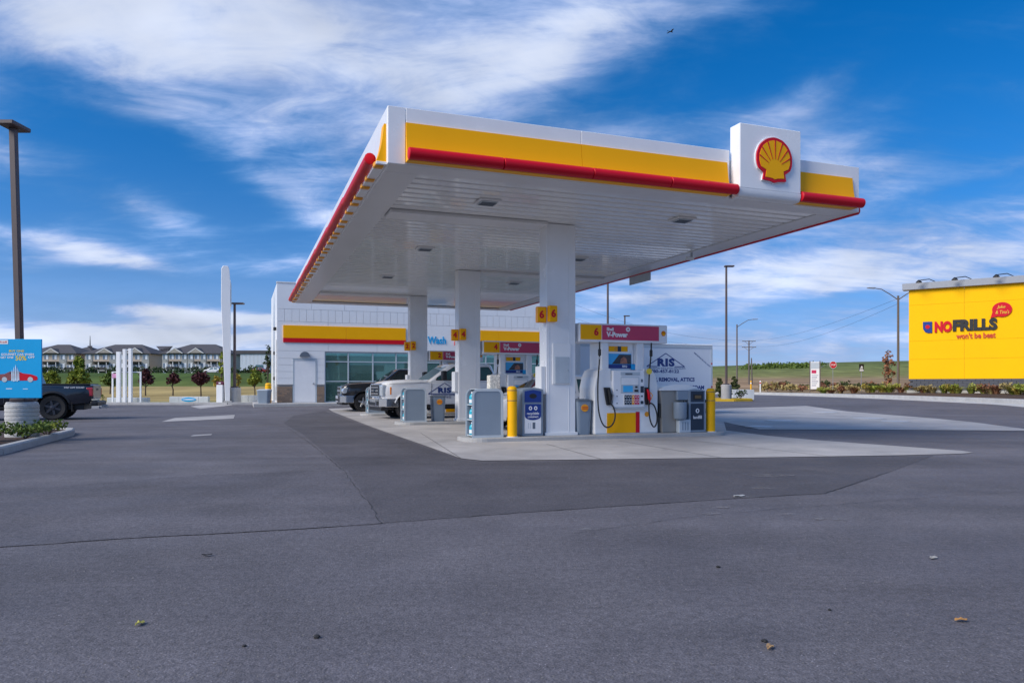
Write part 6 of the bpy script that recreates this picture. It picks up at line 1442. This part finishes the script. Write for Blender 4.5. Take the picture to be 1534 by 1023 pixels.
lg = MB().prism([(1.05, 6.48-.92), (1.72, 6.48-.92), (1.72, 5.55-.92), (1.40, 5.55-.92), (1.20, 5.65-.92), (1.06, 5.9-.92)], 'y', -.08, -.001).build('logo', M['blue'], gr)
MB().prism([(1.40+.17*math.cos(R(a)), 6.05-.92+.17*math.sin(R(a))) for a in range(0, 360, 30)], 'y', -.10, -.081).build('logo_dot', M['red'], lg)
bub = MB().prism([(6.55+.66*math.cos(R(a)), 7.20-.92+.58*math.sin(R(a))) for a in range(-115, 200, 12)] + [(5.78, 6.55-.92)], 'y', -.10, -.001).build('speech_bubble', M['red'], gr)
text('lettering', 'Jake', M['text_yellow'], bub, 6.5, 7.38-.92, -.101, w=.55, h=.30, depth=.02, shear=.2); text('lettering', "& Tina's", M['text_yellow'], bub, 6.58, 7.0-.92, -.101, w=.9, h=.28, depth=.02, shear=.2)

# ------------------------------------------------------------------ signs and poles along the exit
def post_sign(name, label, p, Y, z0=None):
    x = px(p, Y); z = gz(x, Y) if z0 is None else z0; return thing(name, label, 'sign', (x, Y, z)), z
t, z = post_sign('stop_sign', 'red octagonal stop sign on a thin post beside the exit', 1248, 74)
zc = zat(546.5, 74)-z
MB().tube([(0, .03, 0), (0, .03, zc+.3)], .03, 8).build('post', M['steel'], t)
oct_ = lambda r_: [(r_*math.cos(R(22.5+45*i)), zc+r_*math.sin(R(22.5+45*i))) for i in range(8)]
f = MB().prism(oct_(.38), 'y', -.012, 0).build('border', M['text_white'], t); MB().prism(oct_(.345), 'y', -.018, -.0125).build('face', M['red'], f); text('word', 'STOP', M['text_white'], f, 0, zc, -.0185, w=.5, h=.22, depth=.003, bold=.02)
t, z = post_sign('traffic_sign', 'dark and white traffic sign on a thin post among the bed plants', 1290.5, 70)
zc = zat(551, 70)-z
MB().tube([(0, .03, 0), (0, .03, zc+.3)], .03, 8).build('post', M['steel'], t)
f = B('face', M['black'], t, -.23, .23, -.015, 0, zc-.36, zc+.36, .005); B('arrow', M['text_white'], f, -.16, .14, -.02, -.0155, zc-.10, zc-.02); MB().prism([(-.10, zc+.02), (.02, zc+.22), (.14, zc+.02)], 'y', -.02, -.0155).build('symbol', M['text_white'], f)
B('lower_panel', M['text_white'], f, -.19, .19, -.02, -.0155, zc-.31, zc-.16)
t = thing('monument_sign', 'white monument sign with lines of print beside the exit road', 'sign', (px(1221, 80), 80, gz(px(1221, 80), 80)), R(-18))
zc = t.location.z; h0, h1 = zat(583, 80)-zc, zat(542, 80)-zc
for x_ in (-.52, .50): B('post', M['pole_grey'], t, x_-.05, x_+.05, -.05, .05, 0, h1+.1)
f = B('face', M['text_white'], t, -.46, .44, -.08, .08, h0, h1, .01)
B('header', M['grey_light'], f, -.44, .42, -.087, -.081, h1-.75, h1-.08); B('logo', M['magenta'], f, -.36, .12, -.087, -.081, h1-1.25, h1-.9)
for k in range(6): B('print_line', M['text_blue'] if k % 2 else M['grey'], f, -.34, .30-.1*(k % 3), -.086, -.081, h1-1.5-k*.22, h1-1.44-k*.22)
# wooden utility pole and its crossarms
Yu = 165; xu = px(1122, Yu); t = thing('utility_pole', 'wooden utility pole with two crossarms and a braced stub', 'pole', (xu, Yu, gz(xu, Yu))); h = zat(510, Yu)-gz(xu, Yu)
MB().tube([(0, 0, 0), (0, 0, h)], [.2, .14], 8).build('shaft', M['pole_grey'], t)
MB().tube([(.7, 0, 0), (.55, 0, h*.6)], [.18, .12], 8).build('stub', M['pole_grey'], t)
for zc, w_ in ((h-.15, 1.5), (h-1.5, 1.6)):
    a = B('crossarm', M['pole_grey'], t, -w_, w_, -.08, .08, zc-.07, zc+.07)
    for dx in (-.9, -.35, .35, .9): MB().lathe([(.06, .071), (.08, .16), (.05, .26)], 8, (w_*dx, 0, zc)).build('insulator', M['grey_light'], a)
    for sg in (-1, 1): MB().tube([(sg*w_*.7, .02, zc), (0, .02, zc-.8)], .035, 5).build('brace', M['pole_grey'], a)
def wire(name, label, a, b, sag, r=.012):
    a, b = Vector(a), Vector(b); pts = [a.lerp(b, i/24) - Vector((0, 0, sag*4*(i/24)*(1-i/24))) for i in range(25)]
    tag(MB().tube(pts, r, 5).build(name, M['black'], None), label, 'wire', 'overhead wires')
zu = t.location.z + h
xs_, ys_ = px(1345.5, 70), 70; zs = zat(447, 70)
wire('overhead_wire', 'thin wire running from the utility pole crossarm to the double arm light', (xu+1.3, Yu, zu), (xs_, ys_, zs), .9)
wire('overhead_wire', 'lower thin wire sagging from the utility pole to the double arm light', (xu+1.4, Yu, zu-1.3), (xs_, ys_, zs-.5), 1.3)
wire('overhead_wire', 'thin wire from the utility pole passing behind the canopy columns', (xu-1.3, Yu, zu), (px(770, 140), 140, zat(415, 140)), 3.0, .018)
wire('overhead_wire', 'lower thin wire from the utility pole passing behind the trailer', (xu-1.4, Yu, zu-1.3), (px(770, 150), 150, zat(440, 150)), 3.0, .018)
for p, Y, lab in ((1125, 92, 'yellow marker post beside the exit road'), (1139, 95, 'white marker post beside the exit road')):
    x = px(p, Y); t = thing('marker_post', lab, 'post', (x, Y, gz(x, Y)))
    MB().lathe([(.09, 0), (.09, 1.5), (.05, 1.58)], 10).build('tube', M['bollard'] if 'yellow' in lab else M['white'], t); MB().lathe([(.094, 1.2), (.094, 1.35)], 10).build('band', M['text_white'] if 'yellow' in lab else M['red'], t)
w = thing('low_wall', 'low pale block wall behind the yellow painted kerb', 'wall', (px(1098, 51.5), 51.5, zg(0, 52)), 0, 'low walls along the verge')
for i in range(3): B('wall_block', M['white_wall'], w, i*.5, i*.5+.49, 0, .3, 0, .72, .015)

# ------------------------------------------------------------------ fallen leaves, grit and the bird
def fallen(p, q, size, c, label):
    x, y = G(p, q); rg = random.Random(p)
    pts = [(size*1.2*math.cos(R(a)), size*.55*math.sin(R(a))*(1+.35*math.cos(R(a)))) for a in range(0, 360, 30)]
    mb = MB(); n = len(pts); mb.v = [(a, b, .010+.012*rg.random()) for a, b in pts] + [(0, 0, .016)]; mb.f = [(i, (i+1) % n, n) for i in range(n)]
    mb.v += [(a, b, z-.004) for a, b, z in mb.v]; mb.f += [(n+1+(i+1) % n, n+1+i, 2*n+1) for i in range(n)] + [(i, n+1+i, n+1+(i+1) % n, (i+1) % n) for i in range(n)]
    tag(mb.build('fallen_leaf', mat('fallen_'+c[0], c[1], .7, var=.2, scale=20), None, loc=(x, y, 0.0), rotz=rg.uniform(0, 3)), label, 'leaf', 'litter on the asphalt')
fallen(209, 936, .028, ('yellow', (.42, .38, .08)), 'pale yellow fallen leaf alone on the asphalt'); fallen(1439, 931, .030, ('orange', (.50, .25, .07)), 'orange tan fallen leaf on the asphalt beside the open lot')
fallen(1153, 972, .026, ('tan', (.45, .27, .12)), 'tan fallen leaf next to a dark pebble'); fallen(1398, 837, .03, ('pale', (.4, .38, .34)), 'pale scrap of litter on the asphalt')
fallen(310, 833, .03, ('dark', (.02, .02, .02)), 'dark curled leaf on the asphalt strip'); fallen(1107, 744, .06, ('scrap', (.4, .4, .4)), 'pale scrap beside the patch edge')
def pebble(p, q, r_, label):
    x, y = G(p, q); rg = random.Random(p*3)
    bm = bmesh.new(); bmesh.ops.create_icosphere(bm, subdivisions=2, radius=r_)
    for v in bm.verts: v.co *= rg.uniform(.8, 1.15); v.co.z = v.co.z*.6 + r_*.45
    me = bpy.data.meshes.new('pebble'); bm.to_mesh(me); bm.free(); tag(obj('pebble', me, M['rubber'], None, (x, y, 0)), label, 'pebble', 'litter on the asphalt')
pebble(475, 955, .016, 'small black pebble alone on the near asphalt'); pebble(1145, 961, .014, 'dark pebble next to the tan leaf'); pebble(366, 968, .010, 'flat dark pebble near the yellow leaf'); pebble(1243, 914, .010, 'tiny dark pebble on the open asphalt'); pebble(1076, 850, .014, 'dark chip of gravel on the asphalt')
# gravel crumbs too many to count
rg = random.Random(11); mb = MB()
for i in range(2600):
    y = 3.0 + 13*rg.random()**1.5; x = rg.uniform(-.75, .75)*y; r_ = rg.uniform(.002, .0055)*(1 + y*.04)
    mb.add([(x-r_, y-r_*.6, .0005), (x+r_, y-r_*.4, .0005), (x+r_*.2, y+r_, .0005), (x, y, r_*1.1)], [(0, 1, 3), (1, 2, 3), (2, 0, 3)])
o = mb.build('gravel_crumbs', mat('grit', (.16, .155, .16), .9, var=.6, scale=25), fix=False); o['kind'] = 'stuff'; o['label'] = 'fine grit scattered over the asphalt'; o['category'] = 'grit'
Yb = 60; bird = thing('bird', 'small dark bird gliding in the clear blue', 'bird', (px(1005, Yb), Yb, zat(48, Yb)), R(25))
mb = MB().loft([[(x_, r_*math.cos(a*1.0472), r_*.8*math.sin(a*1.0472)) for a in range(6)] for x_, r_ in ((-.22, .01), (-.1, .035), (.02, .05), (.12, .04), (.18, .03), (.23, .005))])
for sg in (1, -1):
    mb.add([(.08, sg*.03, .02), (-.06, sg*.03, .02), (-.04, sg*.22, .09), (.09, sg*.22, .09), (-.10, sg*.44, .04), (-.02, sg*.42, .04), (.08, sg*.03, .008), (-.06, sg*.03, .008), (-.04, sg*.22, .078), (.09, sg*.22, .078), (-.10, sg*.44, .032), (-.02, sg*.42, .032)], [(0, 1, 2, 3), (3, 2, 4, 5), (9, 8, 7, 6), (11, 10, 8, 9), (0, 3, 9, 6), (3, 5, 11, 9), (1, 7, 8, 2), (2, 8, 10, 4), (4, 10, 11, 5)])
mb.add([(-.2, .02, 0), (-.2, -.02, 0), (-.36, -.06, 0), (-.36, .06, 0), (-.2, 0, .012)], [(0, 1, 2, 3), (0, 3, 4), (1, 4, 2), (2, 4, 3), (0, 4, 1)])
mb.build('body', M['black'], bird)
